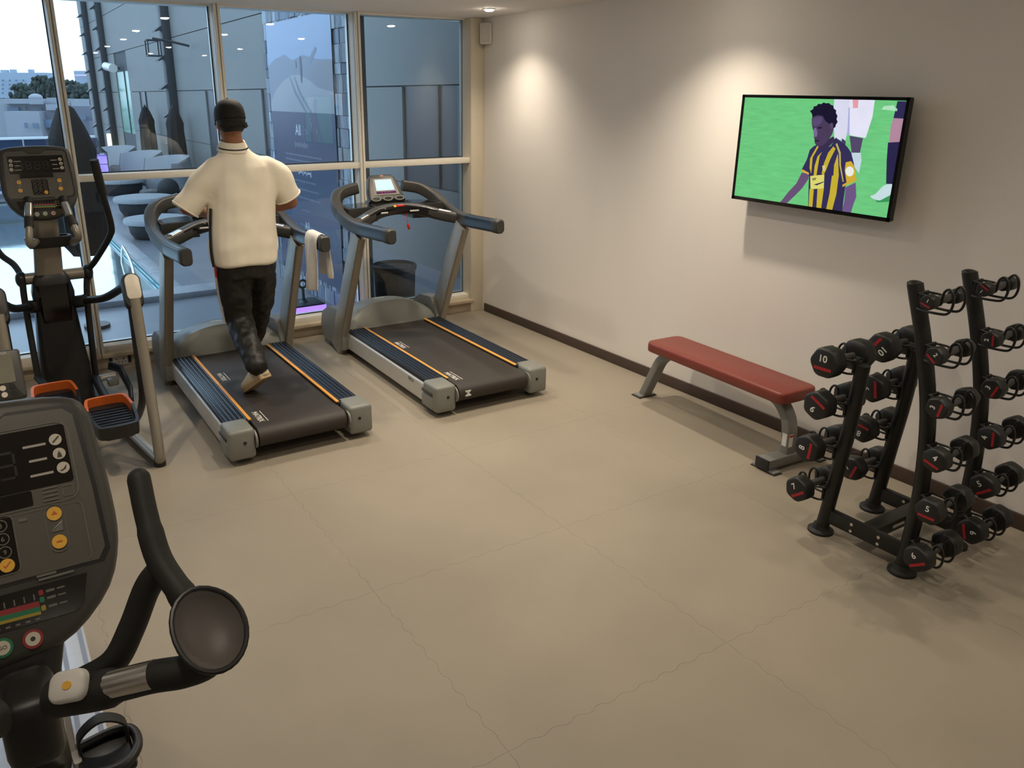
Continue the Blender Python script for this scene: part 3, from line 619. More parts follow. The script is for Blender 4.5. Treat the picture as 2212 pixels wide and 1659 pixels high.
def led_console(par, M, full=True):
    ol = spline([(-0.155, 0.428), (-0.05, 0.438), (0.05, 0.438), (0.155, 0.428), (0.190, 0.398), (0.198, 0.33), (0.204, 0.23), (0.200, 0.15), (0.172, 0.075), (0.108, 0.015), (0.04, -0.005), (-0.04, -0.005), (-0.108, 0.015), (-0.172, 0.075), (-0.200, 0.15), (-0.204, 0.23), (-0.198, 0.33), (-0.190, 0.398)], 3, True)
    ol = [(p[0], p[1]) for p in [(v.x, v.y) for v in [Vector((q.x, q.y, 0)) for q in [Vector((z[0], z[1], 0)) for z in ol]]]][::-1]
    if sum(ol[i-1][0]*ol[i][1]-ol[i][0]*ol[i-1][1] for i in range(len(ol))) < 0: ol = ol[::-1]
    cn = MB().plate(ol, 0.060, M @ Matrix.Translation((0, 0, -0.048)), 0.018).build('console', shell, par)
    face = [(-0.150, 0.402), (-0.06, 0.406), (-0.03, 0.385), (0.03, 0.385), (0.06, 0.406), (0.150, 0.402), (0.165, 0.388), (0.174, 0.25), (0.176, 0.145), (0.163, 0.125), (-0.163, 0.125), (-0.176, 0.145), (-0.174, 0.25), (-0.165, 0.388)][::-1]
    if not full: pass
    MB().plate([(p[0]*1.045, 0.264+(p[1]-0.264)*1.045) for p in face], 0.001, M @ Matrix.Translation((0, 0, 0.0115))).build('rim_groove', MT['black'], cn, smooth=0)
    MB().plate(face, 0.002, M @ Matrix.Translation((0, 0, 0.012))).build('face_panel', taupe, cn, smooth=0)
    MB().plate(rect(0, 0.322, 0.296, 0.105), 0.0012, M @ Matrix.Translation((0, 0, 0.014))).build('display', dispm, cn, smooth=0)
    MB().plate(rect(-0.01, 0.255, 0.18, 0.026, 0.003), 0.0012, M @ Matrix.Translation((0, 0, 0.014))).build('message_strip', dispm, cn, smooth=0)
    sg = MB()
    for d in range(4):
        for x, y, w_, h in ((0, 0.022, 0.022, 0.004), (0, 0, 0.022, 0.004), (0, -0.022, 0.022, 0.004), (-0.013, 0.011, 0.004, 0.018), (0.013, 0.011, 0.004, 0.018), (-0.013, -0.011, 0.004, 0.018), (0.013, -0.011, 0.004, 0.018)):
            sg.flat(rect(-0.088+0.046*d+x, 0.318+y, w_, h, 0.001), M, 0.0156)
    sg.build('digit_segments', segm, cn, smooth=0)['kind'] = 'stuff'
    ln = MB(); outline(ln, M, rect(0, 0.309, 0.308, 0.142, 0.02), 0.0022, 0.0158); outline(ln, M, rect(0, 0.180, 0.308, 0.105, 0.012), 0.0016, 0.0158)
    outline(ln, M, rect(0, 0.187, 0.092, 0.098, 0.01), 0.0016, 0.0160)
    for s in (-1, 1): outline(ln, M, rect(s*0.108, 0.195, 0.031, 0.084, 0.015), 0.0014, 0.0160)
    outline(ln, M, rect(0.136, 0.255, 0.018, 0.018, 0.003), 0.0012, 0.0160)
    for k in range(4): ln.flat(rect(0.108, 0.2655-0.007*k, 0.024, 0.0022, 0.0005), M, 0.0162); ln.flat(rect(-0.108, 0.2655-0.007*k, 0.024, 0.0022, 0.0005), M, 0.0162)
    ln.build('printed_lines', prn, cn, smooth=0)['kind'] = 'stuff'
    for s in (-1, 1):
        for k, y in enumerate((0.348, 0.322, 0.296)):
            x = s*(0.131 + 0.002*k)
            ko = MB().plate([(x+a, y+b_) for a, b_ in circ(0.0102, 20)], 0.0022, M @ Matrix.Translation((0, 0, 0.014))).build('icon_key', iconm, cn)
            g = MB()
            if k == 0: g.flat([(x-0.006, y-0.004), (x+0.005, y+0.006), (x+0.007, y+0.004), (x-0.004, y-0.006)], M, 0.0165)
            elif k == 1: g.flat([(x-0.004, y-0.007), (x+0.004, y-0.007), (x+0.003, y-0.001), (x, y+0.005), (x-0.003, y-0.001)], M, 0.0165)
            else: g.flat([(x-0.007, y-0.005), (x, y-0.002), (x+0.006, y+0.005), (x+0.004, y-0.003), (x-0.002, y-0.006)], M, 0.0165)
            g.build('icon_mark', MT['dgrey'], ko, smooth=0)
            t_ = MB(); t_.flat(rect(x-s*0.034, y-0.004, 0.036-0.008*(k == 1), 0.0042, 0.0008), M, 0.0160); t_.build('key_caption', prnw, cn, smooth=0)
        for y, nm in ((0.220, 'up'), (0.171, 'dn')):
            ko = MB().plate([(s*0.108+a, y+b_) for a, b_ in circ(0.0118, 20)], 0.003, M @ Matrix.Translation((0, 0, 0.014))).build('level_key', MT['orangebtn'], cn)
            g = MB(); g.flat([(s*0.108-0.005, y-0.002), (s*0.108+0.005, y-0.002), (s*0.108, y+0.005)] if nm == 'up' else rect(s*0.108, y, 0.009, 0.003, 0.0005), M, 0.0175); g.build('key_mark', MT['oranged'], ko, smooth=0)
        g = MB(); g.flat([(s*0.108-0.009, 0.189), (s*0.108+0.009, 0.189), (s*0.108+0.009, 0.203)], M, 0.0160); g.build('level_wedge', prn, cn, smooth=0)
        g = MB(); g.flat([(s*0.108-0.010, 0.191), (s*0.108+0.008, 0.205), (s*0.108+0.010, 0.207), (s*0.108+0.009, 0.203)], M, 0.0163); g.build('level_line', prnw, cn, smooth=0)
    MB().plate(rect(0, 0.187, 0.088, 0.096, 0.010), 0.0012, M @ Matrix.Translation((0, 0, 0.0138))).build('keypad', dispm, cn, smooth=0)
    nums = ['1', '2', '3', '4', '5', '6', '7', '8', '9']
    for i in range(12):
        x, y = -0.0265 + 0.0265*(i % 3), 0.220 - 0.0222*(i//3)
        if i == 11:
            ko = MB().plate([(x+a, y+b_) for a, b_ in circ(0.0112, 20)], 0.003, M @ Matrix.Translation((0, 0, 0.0145))).build('enter_key', MT['orangebtn'], cn)
            g = MB(); g.flat([(x-0.006, y), (x-0.003, y-0.005), (x+0.006, y+0.005), (x+0.005, y+0.006), (x-0.003, y-0.002), (x-0.005, y+0.001)], M, 0.018); g.build('tick_mark', MT['oranged'], ko, smooth=0)
        else:
            g = MB(); ring(g, M, x, y, 0.0102, 0.0086, 0.0156)
            if i < 9: letters(g, nums[i], M @ Matrix.Translation((x, y, 0.0158)), height=0.008)
            g.build('number_key', prn, cn, smooth=0)
    g = MB(); g.flat(rect(0.060, 0.222, 0.012, 0.006, 0.001), M, 0.016); g.build('small_caption', prn, cn, smooth=0)
    cp = MB(); cp.flat(rect(0.080, 0.1225, 0.030, 0.004, 0.001), M, 0.0165); cp.flat(rect(0.094, 0.1165, 0.054, 0.004, 0.001), M, 0.0165); cp.build('caution_text', prn, cn, smooth=0)
    # heart-rate chart
    MB().plate([(-0.140, 0.108), (-0.128, 0.060), (-0.112, 0.050), (0.112, 0.050), (0.128, 0.060), (0.140, 0.108)], 0.0016, M @ Matrix.Translation((0, 0, 0.0122))).build('pulse_chart', dispm, cn, smooth=0)
    for y0, y1, mt in ((0.083, 0.074, redp), (0.074, 0.066, grn), (0.066, 0.061, yelp)):
        MB().flat([(-0.070, y0+0.004), (-0.070, y1+0.004), (0.062, y1), (0.062, y0)], M, 0.0142).build('chart_band', mt, cn, smooth=0)
    g = MB()
    for k in range(9): g.flat(rect(-0.06+0.0145*k, 0.091, 0.002, 0.010, 0.0003), M, 0.0142); g.flat(rect(-0.06+0.0145*k, 0.055, 0.007, 0.003, 0.0003), M, 0.0142)
    for k, y in enumerate((0.0955, 0.084, 0.070)): g.flat(rect(0.081, y, 0.013, 0.004, 0.0005), M, 0.0142); g.flat(rect(0.097, y, 0.012, 0.0025, 0.0005), M, 0.0142)
    g.build('chart_print', prn, cn, smooth=0)['kind'] = 'stuff'
    for y, mt in ((0.0955, redp), (0.084, grn), (0.070, yelp)): MB().flat(rect(0.067, y, 0.007, 0.009, 0.002), M, 0.0144).build('legend_dot', mt, cn, smooth=0)
    for x, mt, mk_ in ((-0.044, None, 0), (0.0, grn, 1), (0.044, redp, 2)):
        y = 0.026
        o = MB().plate([(x+a, y+b_) for a, b_ in circ(0.0155, 22)], 0.002, M @ Matrix.Translation((0, 0, 0.0118))).build('key_ring', mt or prn, cn)
        MB().plate([(x+a, y+b_) for a, b_ in circ(0.0112, 22)], 0.002, M @ Matrix.Translation((0, 0, 0.0132))).build('key_cap', iconm, o)
        g = MB()
        if mk_ == 1: letters(g, 'GO', M @ Matrix.Translation((x, y, 0.0154)), width=0.013)
        elif mk_ == 2: g.flat([(x+a, y+b_) for a, b_ in circ(0.004, 8)], M, 0.0154)
        else: ring(g, M, x, y, 0.007, 0.0045, 0.0154)
        g.build('key_symbol', MT['dgrey'], o, smooth=0)
    return cn
def Q(mb_pts, root): return [Vector(p) - Vector(root) for p in mb_pts]
# ------------------------------------------------------------------ elliptical cross-trainer
EX = -3.672; E0 = Vector((EX, -0.60, 0))
E_ = tag(empty('elliptical_trainer', E0), 'black and silver elliptical trainer with orange-rimmed pedals by the window', 'elliptical')
def et(nm, pts, r_, mt, n=12, par=None, sp=6): 
    return MB().tube(Q(spline(pts, sp) if sp else pts, E0), r_, n).build(nm, MT[mt], par or E_, smooth=60)
led_console(E_, frame(Vector((EX, -0.725, 1.275))-E0, (1, 0, 0), (0, 0.30, 0.954)))
MB().sweep(Q([(EX-0.03, -0.60, 0.86), (EX-0.012, -0.63, 1.10), (EX, -0.655, 1.36)], E0), rr(0.15, 0.10, 0.03), up=(0, 1, 0), scl=[1.08, 1.0, 0.92]).build('mast', MT['bronze'], E_)
MB().loft([[Vector((EX-0.02+x*w_, y0+y*dp, z))-E0 for x, y in rr(1, 1, 0.25, 4)] for z, w_, dp, y0 in ((0.05, 0.30, 0.40, -0.52), (0.30, 0.29, 0.36, -0.53), (0.52, 0.255, 0.27, -0.55), (0.70, 0.23, 0.20, -0.58), (0.80, 0.24, 0.19, -0.59), (0.90, 0.20, 0.15, -0.60), (0.93, 0.16, 0.11, -0.60))]).build('drive_shroud', MT['black'], E_, smooth=50)
MB().box(Vector((EX-0.02, -0.54, 0.03))-E0, (0.40, 0.50, 0.06), 0.02).build('base_plate', MT['black'], E_)
MB().loft([[Vector((EX-0.02+x*0.19, -0.655-dy, z))-E0 for x in (-0.5, 0.5)] + [Vector((EX-0.02+x*0.15, -0.685-dy, z))-E0 for x in (0.5, -0.5)] for z, dy in ((0.62, 0.0), (0.74, 0.01), (0.86, 0.01))]).build('shroud_badge', MT['blackgloss'], E_)
# cup tray
tr_ = MB().loft([[Vector((EX-0.005+x*0.255*q, -0.70+y*0.13*q, z))-E0 for x, y in rr(1, 1, 0.3, 4)] for z, q in ((1.10, 0.85), (1.125, 0.98), (1.165, 1.0), (1.165, 0.86), (1.13, 0.80))]).build('cup_tray', MT['black'], E_, smooth=50)
# fixed pulse grips
for pts in ([(138, 436), (150, 466), (160, 488), (169, 512), (158, 524)], [(62, 438), (62, 468), (63, 492), (65, 527), (78, 522)]):
    P = [PX(p, y=y) for p, y in zip(pts, (-0.76, -0.84, -0.88, -0.90, -0.78))]
    et('pulse_grip', P, 0.021, 'bronze')
    et('pulse_sensor', [P[0]*0.85+P[1]*0.15, P[1]], 0.0235, 'chrome', sp=0); et('grip_sleeve', [P[1]*0.9+P[2]*0.1, P[2]], 0.026, 'rubber', sp=0); et('grip_collar', [P[0]+Vector((0, 0.02, 0.02)), P[0]*0.9+P[1]*0.1], 0.026, 'rubber', sp=0)
# cross shaft and swinging arms
kR_ = PX((189, 588), y=-0.60); kL_ = PX((46, 604), y=-0.60)
et('cross_shaft', [kL_, kR_], 0.036, 'bronze', 18, sp=0)
armR = [PX((203, 347), y=-1.00), PX((222, 420), y=-0.96), PX((240, 486), y=-0.90), PX((236, 512), y=-0.86), PX((208, 560), y=-0.68), PX((190, 588), y=-0.62), PX((188, 640), y=-0.62), PX((197, 730), y=-0.62), PX((207, 815), y=-0.58)]
mir = lambda P: [Vector((2*EX-0.02-p.x, p.y, p.z)) for p in P]
dyL = 0.22                                            # the other arm is swung forward
armL = [PX((-20, 505), y=-0.30), PX((0, 548), y=-0.40), PX((30, 572), y=-0.50), PX((46, 600), y=-0.62), PX((52, 640), y=-0.62), PX((60, 690), y=-0.64), PX((82, 815), y=-0.70)]
armL = [armL[0] + Vector((-0.03, 0.05, 0.38))] + armL
for P in (armR, armL):
    et('swing_arm', P, 0.019, 'rubber')
for k_ in (kR_, kL_):
    MB().sphere(k_-E0, (0.034, 0.05, 0.052), 14, 9).build('arm_knuckle', MT['black'], E_)
et('arm_grip', [armR[0]+Vector((0, 0, 0.005)), armR[1]], 0.025, 'rubber', sp=0)
# side rails: tube out of the shroud, pad, leg to the floor
RX, RY = -3.362, -1.55
for s in (1, -1):
    f = (lambda p: Vector(p)) if s > 0 else (lambda p: Vector((2*EX-0.02-Vector(p).x, Vector(p).y, Vector(p).z)))
    et('side_rail', [f(p) for p in [(EX+0.10, -0.64, 0.725), (EX+0.17, -0.72, 0.745), (EX+0.235, -0.95, 0.80), (EX+0.29, -1.22, 0.90), (RX, -1.46, 0.985)]], 0.024, 'black')
    et('rail_collar', [f((EX+0.09, -0.63, 0.722)), f((EX+0.15, -0.69, 0.74))], 0.04, 'black', sp=0)
    pm = frame(f((RX+0.004, RY, 0.955))-E0, (1, 0, 0), (0, 0.42, 0.91))
    po = MB().loft([[pm @ Vector((x, y, z)) for x, y in rr(0.098*q, 0.205*q, 0.045*q, 5)] for z, q in ((-0.060, 0.8), (-0.045, 1.0), (0.0, 1.0), (0.012, 0.9))]).build('rail_head', MT['black'], E_)
    MB().plate(rr(0.076, 0.150, 0.037, 6), 0.007, pm @ Matrix.Translation((0.004, 0.018, 0.010)), 0.003).build('control_pad', mat('ivory_pad', (0.66, 0.60, 0.50), 0.4) if s > 0 else MT['dgrey'], po)
    foot = f(PX((346, 994), z=0.04)); top = f((RX+0.006, RY-0.025, 0.92))
    et('rail_leg', [top, top*0.5+foot*0.5+Vector((s*0.004, 0.01, 0)), foot + Vector((0, 0.0, 0.06)), foot + Vector((0, 0.03, -0.01))], 0.029, 'bronze', 16)
    et('rail_brace', [f(PX((283, 650), x=RX-0.01)), f(PX((297, 760), x=RX-0.01)), f(PX((308, 850), x=RX-0.01)), f(PX((300, 895), x=RX-0.015)), f(PX((280, 925), x=RX-0.03))], 0.0215, 'black', 14)
    et('base_tube', [foot + Vector((0, 0.02, -0.005)), foot + Vector((-s*0.05, 0.35, 0.0)), f((EX+0.16, -0.75, 0.04))], 0.027, 'silver', 14)
    MB().cyl(foot-E0+Vector((0, 0.02, -0.042)), foot-E0+Vector((0, 0.02, 0.0)), 0.032, 14).build('foot', MT['rubber'], E_)
# pedals: shallow trays with an orange toe rim
def pedal(o0, sx, rz):
    M = Matrix.Translation(Vector(o0)-E0) @ Euler((R(6), 0, rz)).to_matrix().to_4x4() @ Matrix.Diagonal((1.22, 1.0, 1.0, 1.0))
    ol = [(-0.085, -0.20), (-0.05, -0.235), (0.05, -0.235), (0.085, -0.20), (0.098, 0.0), (0.088, 0.12), (0.06, 0.155), (-0.06, 0.155), (-0.088, 0.12), (-0.098, 0.0)]
    p = MB().plate(ol, 0.03, M @ Matrix.Translation((0, 0, -0.03))).build('pedal', MT['black'], E_)
    wl = [Vector((x, y, 0)) for x, y in ol]
    def wall_(idx, h, mt, nm):
        P = spline([wl[i % len(wl)] for i in idx], 4); b_ = MB(); rg = []
        for q in P: 
            inn = Vector((q.x*0.90, q.y*0.93, 0)); rg.append([M @ (q+Vector((0, 0, -0.025))), M @ (q*1.03+Vector((0, 0, h))), M @ (inn+Vector((0, 0, h))), M @ (inn+Vector((0, 0, -0.025)))])
        b_.loft(rg).build(nm, MT[mt], p, smooth=50)
    wall_([4, 5, 6, 7, 8, 9], 0.050, 'oranged', 'toe_rim'); wall_([9, 10, 11, 12, 13, 14], 0.050, 'black', 'pedal_rim')
    g = MB()
    for k in range(9): g.box((0, 0, 0), (0.155, 0.007, 0.006), M=M @ Matrix.Translation((0, -0.18+0.033*k, 0.003)))
    g.build('tread_ribs', MT['ribbed'], p, smooth=0)
    return M
pedal(PX((240, 897), z=0.29), 1, R(2)); pedal(PX((122, 866), z=0.29), -1, R(2))
for (a, b_) in ((PX((205, 815), y=-0.58), PX((246, 880), z=0.27)), (PX((82, 815), y=-0.70), PX((133, 850), z=0.26))):
    MB().tube(Q([a, b_*0.5+a*0.5+Vector((0, 0, -0.03)), b_], E0), 0.026, 10).build('pedal_link', MT['black'], E_)
ck = PX((240, 812), y=-0.50)
MB().sweep(Q([ck+Vector((0, 0.02, 0.07)), ck+Vector((0.06, -0.03, 0.05)), ck+Vector((0.09, -0.15, -0.06)), ck+Vector((0.08, -0.22, -0.12))], E0), rr(0.03, 0.06, 0.012)).build('crank_arm', MT['ribbed'], E_)
MB().cyl(ck-E0+Vector((-0.16, 0, -0.01)), ck-E0+Vector((0.03, 0, 0.0)), 0.022, 14).build('crank_axle', MT['silver'], E_)
MB().box(ck-E0+Vector((0.0, -0.07, -0.02)), (0.07, 0.06, 0.05), 0.012).build('crank_block', MT['mgrey'], E_)
# small LCD control unit clamped to the left rail leg
u = Vector((-4.03, -1.84, 0.675)); M = frame(u-E0, (1, 0, 0), (0, 0.42, 0.91))
uo = MB().plate(rr(0.165, 0.245, 0.014, 4), 0.045, M @ Matrix.Translation((0, 0, -0.03)), 0.010).build('control_unit', MT['dgrey'], E_)
MB().plate(rr(0.115, 0.135, 0.008, 4), 0.003, M @ Matrix.Translation((-0.012, 0.028, 0.0145))).build('lcd', mat('grey_lcd', (0.16, 0.155, 0.115), 0.25), uo)
for i, (x, y) in enumerate(((-0.055, -0.065), (-0.015, -0.062), (0.025, -0.058), (-0.052, -0.098), (-0.012, -0.095), (0.028, -0.092))):
    MB().plate([(x+a, y+c_) for a, c_ in circ(0.0135, 16)], 0.004, M @ Matrix.Translation((0, 0, 0.0135))).build('unit_key', MT['orangebtn'] if i in (0, 3) else (iconm if i in (1, 4) else MT['black']), uo)
g = MB(); letters(g, 'MATRIX', M @ Matrix.Translation((-0.01, 0.108, 0.0157)), width=0.075); g.build('unit_lettering', prnw, uo, smooth=0)
MB().cyl(M @ Vector((0, 0, -0.03)), Vector((2*EX-0.02-RX, RY-0.10, 0.62))-E0, 0.02, 12).build('unit_bracket', MT['black'], E_)
# ------------------------------------------------------------------ upright bike in the foreground
B0 = Vector((-4.07, -4.60, 0)); BX = -4.063
B_ = tag(empty('upright_bike', B0), 'grey upright exercise bike with large LED console and elbow pads', 'exercise bike')
def bt(nm, pts, r_, mt, n=14, sp=6, par=None): return MB().tube(Q(spline(pts, sp) if sp else pts, B0), r_, n).build(nm, MT[mt], par or B_, smooth=60)
led_console(B_, frame(Vector((BX-0.027, -4.735, 1.03))-B0, (1, 0, 0), (0, 0.522, 0.853)) @ Matrix.Scale(1.07, 4))
# back shell of the console and the neck below it
MB().loft([[Vector((BX+x*w_, y0+y*d_, z))-B0 for x, y in rr(1, 1, 0.35, 4)] for z, w_, d_, y0 in ((0.86, 0.085, 0.12, -4.75), (0.95, 0.09, 0.13, -4.73), (1.06, 0.16, 0.11, -4.66), (1.20, 0.32, 0.10, -4.585), (1.34, 0.30, 0.07, -4.50))]).build('console_back', MT['black'], B_, smooth=50)
bt('mast', [(BX, -4.75, 0.92), (BX, -4.58, 0.72), (BX, -4.42, 0.52)], [0.042]*13, 'black', 18)
# handlebars with elbow pads
for s in (1, -1):
    f = (lambda p: Vector(p)) if s > 0 else (lambda p: Vector((2*BX-p.x, p.y, p.z)))
    top = f(PX((300, 1035), d=1.30)); e1 = f(PX((318, 1120), d=1.28)); e2 = f(PX((345, 1210), d=1.26)); e3 = f(PX((400, 1295), d=1.235)); e4 = f(PX((420, 1345), d=1.235))
    hb = bt('handlebar_horn', [top, e1, e2, e3, e4], [0.0185]*8+[0.0205]*9+[0.0225]*8, 'rubber')
    MB().sphere(top-B0, 0.0185, 14, 8).build('horn_tip', MT['rubber'], hb)
    bt('handlebar_brace', [f(PX((352, 1225), d=1.265)), f(PX((318, 1270), d=1.275)), f(PX((285, 1355), d=1.275)), f(PX((245, 1430), d=1.27)), f(PX((170, 1475), d=1.27))], 0.0215, 'rubber')
    bt('handlebar_grip', [f(PX((118, 1508), d=1.235)), f(PX((220, 1490), d=1.215)), f(PX((330, 1462), d=1.20)), f(PX((400, 1450), d=1.195)), f(PX((450, 1428), d=1.20)), f(PX((462, 1390), d=1.215))], [0.030]*8 + [0.0245]*23, 'rubber')
    # dished elbow pad
    c_ = f(PX((456, 1362), d=1.180)); vd = (CAM - c_).normalized(); nx = Vector((s*0.12, -0.62, 0.78)).normalized()
    M = frame(c_-B0, (1, 0, 0), Vector((0, 0.80, 0.60))); 
    rg = []
    ol = [(0.050*math.cos(a)*(1+0.16*max(0, math.cos(a-s_ang))**3), 0.062*math.sin(a)*(1+0.16*max(0, math.cos(a-s_ang))**3)) for s_ang in [R(125) if s > 0 else R(55)] for a in [2*math.pi*k/28 for k in range(28)]]
    for q, z in ((0.55, -0.034), (0.90, -0.026), (1.0, -0.002), (0.99, 0.005), (0.94, 0.003), (0.86, -0.004), (0.65, -0.013), (0.4, -0.019), (0.1, -0.021)): rg.append([M @ Vector((x*q, y*q, z)) for x, y in ol])
    po = MB().loft(rg).build('elbow_pad', mat('pad_rubber', (0.105, 0.094, 0.085), 0.5, var=0.08, bump=0.05, bs=400), B_, smooth=70)
    MB().tube([M @ Vector((x, y, 0.002)) for x, y in ol], 0.0042, 8, closed=True).build('pad_rim', MT['black'], po)
    # white toggle and steel pulse plate on the grip
    a0, a1, a2, a3 = f(PX((122, 1508), d=1.20)), f(PX((200, 1493), d=1.19)), f(PX((228, 1482), d=1.185)), f(PX((338, 1455), d=1.175))
    ax = (a1-a0).normalized(); upv = Vector((0, 0.15, 1)); upv = (upv-ax*upv.dot(ax)).normalized(); nn = ax.cross(upv)
    if nn.y > 0: nn = -nn
    # pads wrap the tube: swept along it, facing up and towards the rider
    Mt = frame((a0+a1)/2-B0+Vector((0, 0.012, 0.006)), ax if s > 0 else -ax, upv*0.6 + Vector((0, 0.8, 0)))
    MB().plate(rr(0.062, 0.046, 0.016, 5), 0.014, Mt @ Matrix.Translation((0, 0, 0.004)), 0.006).build('level_toggle', MT['whitep'], B_)
    MB().plate([(p[0]*0.008, p[1]*0.006) for p in circ(1, 14)], 0.002, Mt @ Matrix.Translation((0.004, 0, 0.0175))).build('toggle_mark', MT['orangebtn'], B_)
    ax2 = (a3-a2).normalized(); c0 = [f(PX((225, 1489), d=1.2145)), f(PX((335, 1461), d=1.1995))]
    MB().sweep(Q([c0[0]*0.97+c0[1]*0.03 + Vector((0, -0.004, 0.006)), c0[1] + Vector((0, -0.004, 0.006))], B0), circ(0.0225, 32), ).build('pulse_sensor', MT['chrome'], B_, smooth=60)
MB().box(Vector((BX, -4.86, 1.00))-B0, (0.085, 0.12, 0.13), 0.025, seg=3).build('handlebar_clamp', MT['black'], B_)
# flywheel shroud with silver side panels, base
sil = mat('pale_shroud', (0.50, 0.53, 0.58), 0.4, metal=0.2)
BX -= 0.022
prof = [(-5.10, 0.12), (-3.75, 0.12), (-3.62, 0.24), (-3.75, 0.42), (-4.10, 0.58), (-4.45, 0.62), (-4.85, 0.48), (-5.05, 0.30)]
MB().loft([[Vector((BX+x*0.050, y, z))-B0 for y, z in prof] for x in (-1, 1)]).build('shroud', MT['dgrey'], B_)
for s in (-1, 1):
    MB().loft([[Vector((BX+s*x, y, z))-B0 for y, z in [(-4.75, 0.18), (-3.95, 0.18), (-3.82, 0.28), (-3.95, 0.42), (-4.25, 0.50), (-4.60, 0.44)]] for x in (0.050, 0.056)]).build('side_panel', sil, B_)
    MB().cyl(Vector((BX+s*0.09, -4.72, 0.30))-B0, Vector((BX+s*0.108, -4.72, 0.30))-B0, 0.03, 16).build('crank_hub', MT['chrome'], B_)
    dz, dy = (0.13, -0.04) if s > 0 else (-0.13, 0.04)
    MB().sweep(Q([(BX+s*0.068, -4.30, 0.32), (BX+s*0.072, -4.30+dy, 0.32+dz)], B0), rr(0.018, 0.036, 0.006)).build('crank', MT['silver'], B_)
    pc = Vector((BX+s*0.135, -4.32+dy, 0.30+dz))-B0
    po = MB().box(pc, (0.125, 0.12, 0.026), 0.010).build('pedal', MT['black'], B_)
    MB().tube(spline([pc+Vector((-0.06, 0.05, 0.018)), pc+Vector((s*0.02, 0.062, 0.02)), pc+Vector((s*0.066, 0.045, 0.02)), pc+Vector((s*0.070, -0.02, 0.02)), pc+Vector((s*0.03, -0.065, 0.018)), pc+Vector((-s*0.05, -0.062, 0.018))], 5), 0.012, 10).build('pedal_cage', MT['black'], po)
    MB().sweep(spline([pc+Vector((-0.05, 0.03, 0.0)), pc+Vector((-0.052, 0.04, 0.055)), pc+Vector((0, 0.045, 0.085)), pc+Vector((0.052, 0.04, 0.055)), pc+Vector((0.05, 0.03, 0.0))], 5), rr(0.006, 0.035, 0.002), up=(0, 1, 0)).build('pedal_strap', MT['rubber'], po)
bt('seat_post', [(BX, -5.02, 0.25), (BX, -5.32, 0.72)], 0.03, 'silver', sp=0)
MB().loft([[Vector((BX+x*w_, y, 0.76+z*h))-B0 for x, z in rr(1, 1, 0.4, 4)] for y, w_, h in ((-5.58, 0.12, 0.05), (-5.52, 0.24, 0.085), (-5.40, 0.25, 0.09), (-5.26, 0.12, 0.07), (-5.14, 0.06, 0.05), (-5.12, 0.03, 0.03))]).build('saddle', MT['rubber'], B_, smooth=60)
MB().box(Vector((BX, -4.40, 0.085))-B0, (0.08, 1.80, 0.07), 0.02).build('base_beam', MT['silver'], B_)
for s in (-1, 1):
    ro = MB().box(Vector((BX+s*0.118, -4.20, 0.085))-B0, (0.095, 1.90, 0.05), 0.008).build('base_rail', sil, B_)
    for dx in (-0.03, 0.03): MB().box(Vector((BX+s*0.118+dx, -4.20, 0.1105))-B0, (0.014, 1.88, 0.003)).build('rail_groove', mat('blue_grey_groove', (0.22, 0.26, 0.36), 0.4), ro)
for y in (-5.20, -3.22): bt('stabiliser', [(BX-(0.27 if y < -5 else 0.15), y, 0.035), (BX+(0.27 if y < -5 else 0.15), y, 0.035)], 0.035, 'silver', sp=0)

# ------------------------------------------------------------------ bench
N0 = Vector((-0.325, -3.09, 0)); ba = math.atan2(-0.07, 1.10)
bn = tag(empty('weight_bench', N0, 0), 'flat weight bench with red brown vinyl pad on grey legs', 'bench')
bn.rotation_euler = (0, 0, R(3.4) * -1)
pad = MB().loft([[Vector((x, y, z)) for x, y in rr(0.285*q, 1.12*(1-(1-q)*0.25), 0.045, 5)] for z, q in ((0.388, 0.96), (0.394, 1.0), (0.435, 1.0), (0.447, 0.985), (0.452, 0.94))])
pad.build('seat_pad', MT['vinyl'], bn, smooth=50)
MB().box((0, 0, 0.383), (0.20, 1.0, 0.012)).build('pad_board', MT['black'], bn)
MB().box((0, 0.0, 0.360), (0.06, 0.85, 0.045), 0.006).build('spine', MT['greysteel'], bn)
# far leg flares out to a foot plate, near leg curves down to a T foot
lg = spline([(0, 0.36, 0.372), (0, 0.46, 0.360), (0, 0.545, 0.30), (0, 0.60, 0.20), (0, 0.69, 0.015)], 6)
MB().sweep(lg, rr(0.075, 0.055, 0.010), up=(0, 1, 1)).build('leg', MT['greysteel'], bn)
fp = MB().box((0, 0.70, 0.008), (0.135, 0.075, 0.014), 0.004).build('foot_plate', MT['greysteel'], bn)
MB().box((0, 0.70, 0.003), (0.150, 0.090, 0.006), 0.002).build('foot_pad', MT['rubber'], fp)
lg = spline([(0, -0.30, 0.372), (0, -0.42, 0.355), (0, -0.50, 0.27), (0, -0.52, 0.16), (0, -0.52, 0.05)], 6)
nl = MB().sweep(lg, rr(0.075, 0.055, 0.010), up=(0, 1, 1)).build('leg', MT['greysteel'], bn)
MB().box((-0.0385, -0.5215, 0.155), (0.001, 0.03, 0.075)).box((-0.02, -0.551, 0.155), (0.03, 0.001, 0.075)).build('warning_label', MT['white'], nl, smooth=0)
MB().box((-0.02, -0.5518, 0.182), (0.030, 0.001, 0.012)).build('label_heading', MT['redplastic'], nl, smooth=0)
tf = MB().box((0.025, -0.52, 0.045), (0.43, 0.085, 0.055), 0.006).build('cross_foot', MT['greysteel'], bn)
